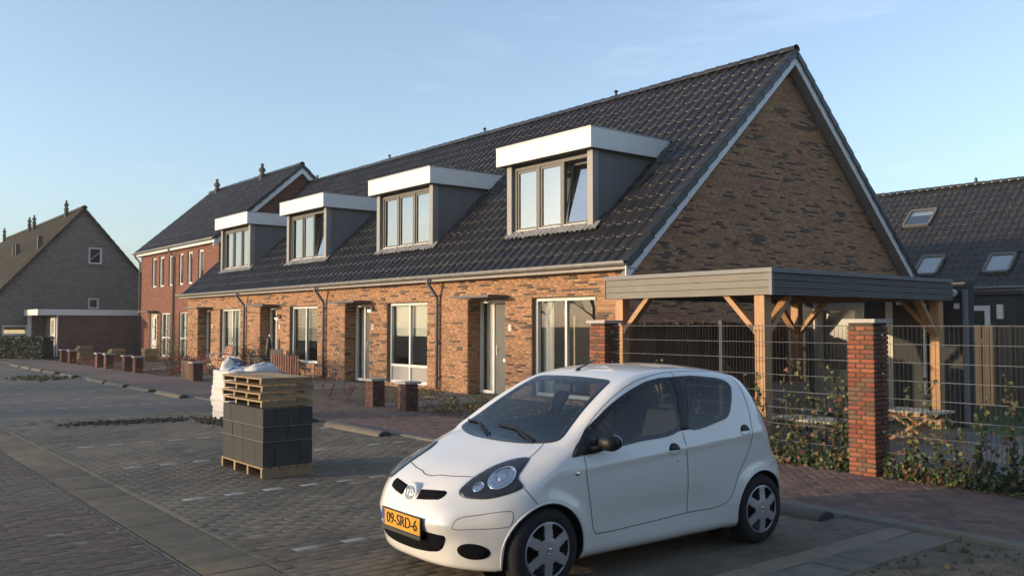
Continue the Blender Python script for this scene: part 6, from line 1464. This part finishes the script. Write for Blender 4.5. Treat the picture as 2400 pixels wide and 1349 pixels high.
    for x in (-.33, .33):
        st = MB(); st.bar((x, 1.0, .46), (x, 1.45, .42), .46, .16); st.bar((x, 1.46, .42), (x, 1.68, 1.00), .44, .13, up=(0, 1, .3)); st = st.build('seat', m_seat, t)
        MB().bar((x, 1.69, 1.03), (x, 1.73, 1.17), .25, .09, up=(0, 1, .3)).build('headrest', m_seat, st)
    MB().bar((0, 1.95, .48), (0, 2.25, .45), 1.1, .16).bar((0, 2.2, .45), (0, 2.36, .92), 1.1, .12, up=(0, 1, .3)).build('rear_seat', m_seat, t)
    ring = [Vector((.33 + .17 * math.cos(a), .86 - .06 * math.sin(a), .86 + .16 * math.sin(a))) for a in np.linspace(0, 2 * math.pi, 25)]
    MB().tube(ring, .014, 8, False).bar((.33, .66, .80), (.33, .85, .86), .05, .05).bar((.17, .86, .86), (.49, .86, .86), .03, .02).build('steering_wheel', m_cblk, t, smooth=True)
    MB().box(-.10, .10, .80, .83, 1.20, 1.25).build('inner_mirror', m_cblk, t)
car()
# ------------------------------------------------------------------ houses across the street, behind the viewer
def plain_house(label, x0, x1, y0, y1, ez, rz, along, nwin):
    t = thing('brick_house', label, 'house', ((x0 + x1) / 2, (y0 + y1) / 2, 0)); hx, hy = (x1 - x0) / 2, (y1 - y0) / 2
    m = M('street_brick', (.20, .10, .07), .85, .25, 3, .4, 40)
    MB().box(-hx, hx, -hy, hy, 0, ez).build('wall', m, t)
    if along == 'x': vs = [(-hx - .3, -hy - .4, ez), (hx + .3, -hy - .4, ez), (hx + .3, hy + .4, ez), (-hx - .3, hy + .4, ez), (-hx - .3, 0, rz), (hx + .3, 0, rz)]; fs = [(0, 1, 5, 4), (2, 3, 4, 5), (0, 4, 3), (1, 2, 5), (0, 3, 2, 1)]
    else: vs = [(-hx - .4, -hy - .3, ez), (-hx - .4, hy + .3, ez), (hx + .4, hy + .3, ez), (hx + .4, -hy - .3, ez), (0, -hy - .3, rz), (0, hy + .3, rz)]; fs = [(0, 4, 5, 1), (3, 2, 5, 4), (0, 3, 4), (1, 5, 2), (0, 1, 2, 3)]
    r = MB().add(vs, fs).build('roof', M('street_roof', (.035, .034, .036), .5, .2, 3), t, fixn=True); MB().box(-.4, .4, -.3, .3, rz - .6, rz + .9).build('chimney', m, r)
    for i in range(nwin):
        for z in (1.0, 3.6):
            if along == 'x':
                x = -hx + (i + .5) * 2 * hx / nwin; w = MB().box(x - .8, x + .8, hy + .005, hy + .05, z, z + 1.4).build('window', m_offw, t); MB().box(x - .7, x + .7, hy + .051, hy + .06, z + .1, z + 1.3).build('pane', M('dark_pane', (.03, .035, .04), .08, .05, 2), w)
            else:
                y = -hy + (i + .5) * 2 * hy / nwin; w = MB().box(-hx - .05, -hx - .005, y - .8, y + .8, z, z + 1.4).build('window', m_offw, t); MB().box(-hx - .06, -hx - .051, y - .7, y + .7, z + .1, z + 1.3).build('pane', M('dark_pane', (.03, .035, .04), .08, .05, 2), w)
plain_house('brick row across the street, to the right behind the viewer', 26, 35, -34, 4, 5.4, 9.4, 'y', 9)
plain_house('brick row across the street, behind the viewer', 7, 20.5, -40, -30, 5.4, 9.4, 'x', 4)
# unseen trees added behind the viewer to shade the car and the low fronts
def added_shade_tree(label, loc, h, r, n, seed, zc):
    t = thing('added_shade_tree', label, 'tree', loc, group='unseen trees added for shade'); q = random.Random(seed); tr = MB(); P = []; N = []; Sz = []; MI = []
    def grow(p, d, L_, rad, lv):
        path = [p.copy()]; k = 4
        for i in range(k): d = (d + Vector((q.gauss(0, .12), q.gauss(0, .12), q.gauss(.03, .08)))).normalized(); p = p + d * L_ / k; path.append(p.copy())
        tr.tube(path, [rad * (1 - .5 * i / k) for i in range(k + 1)], 6 if lv < 2 else 4, False)
        if lv < 4:
            for _ in range(4 if lv else 6): nd = (d + Vector((q.gauss(0, .75), q.gauss(0, .75), q.gauss(.1, .4)))).normalized(); grow(path[q.randint(2, k)], nd, L_ * q.uniform(.55, .8), rad * .5, lv + 1)
        else:
            for _ in range(n): P.append(tuple(p + Vector((q.gauss(0, .22), q.gauss(0, .22), q.gauss(0, .22))))); N.append((q.gauss(0, 1), q.gauss(0, 1), q.gauss(0, 1))); Sz.append(q.uniform(.06, .13)); MI.append(q.randrange(2))
    grow(Vector((0, 0, 0)), Vector((0, 0, 1)), h * .42, r, 0); tr.build('trunk', m_stem, t, smooth=True)
    leafmesh(P, N, Sz, [lm[2], lm[3]], MI, 'crown', t)
added_shade_tree('unseen leafy tree added behind the viewer to shade the car', (-.6, -29.8, 0), 4.6, .14, 9, 3, 4)

# unseen far row of half-bare trees, added to dim the low sun near the ground
base_t = None
rt_ = random.Random(9)
for i in range(11):
    x = -33 - i * 6.4 + rt_.uniform(-.8, .8); y = -70 + rt_.uniform(-3, 3)
    lb = 'unseen half-bare tree added to dim the low sun, in the far row behind the viewer, %s from its east end' % ['first', 'second', 'third', 'fourth', 'fifth', 'sixth', 'seventh', 'eighth', 'ninth', 'tenth', 'last'][i]
    if base_t is None:
        added_shade_tree(lb, (x, y, 0), 13.0, .26, 4, 21, 8); base_t = [o for o in bpy.data.objects if o.get('label') == lb][0]
    else:
        o = copy_tree(base_t); o.location = (x, y, 0); o.rotation_euler.z = rt_.uniform(0, 6.28); o.scale = (1, 1, rt_.uniform(.92, 1.06)); o['label'] = lb
    [o for o in bpy.data.objects if o.get('label') == lb][0]['group'] = 'far row of unseen trees added to dim the sun'

# ------------------------------------------------------------------ thin low-sun haze
def haze():
    o = MB().box(-410, 410, -410, 410, -1.1, 24).build('haze', M('haze_air', (1, 1, 1))); o['kind'] = 'stuff'
    m = o.data.materials[0]; n = m.node_tree.nodes; n.clear(); out = n.new('ShaderNodeOutputMaterial'); v = n.new('ShaderNodeVolumePrincipled')
    v.inputs['Color'].default_value = (.95, .93, .90, 1); v.inputs['Density'].default_value = .0007; v.inputs['Anisotropy'].default_value = .25
    m.node_tree.links.new(v.outputs[0], out.inputs['Volume'])
haze()
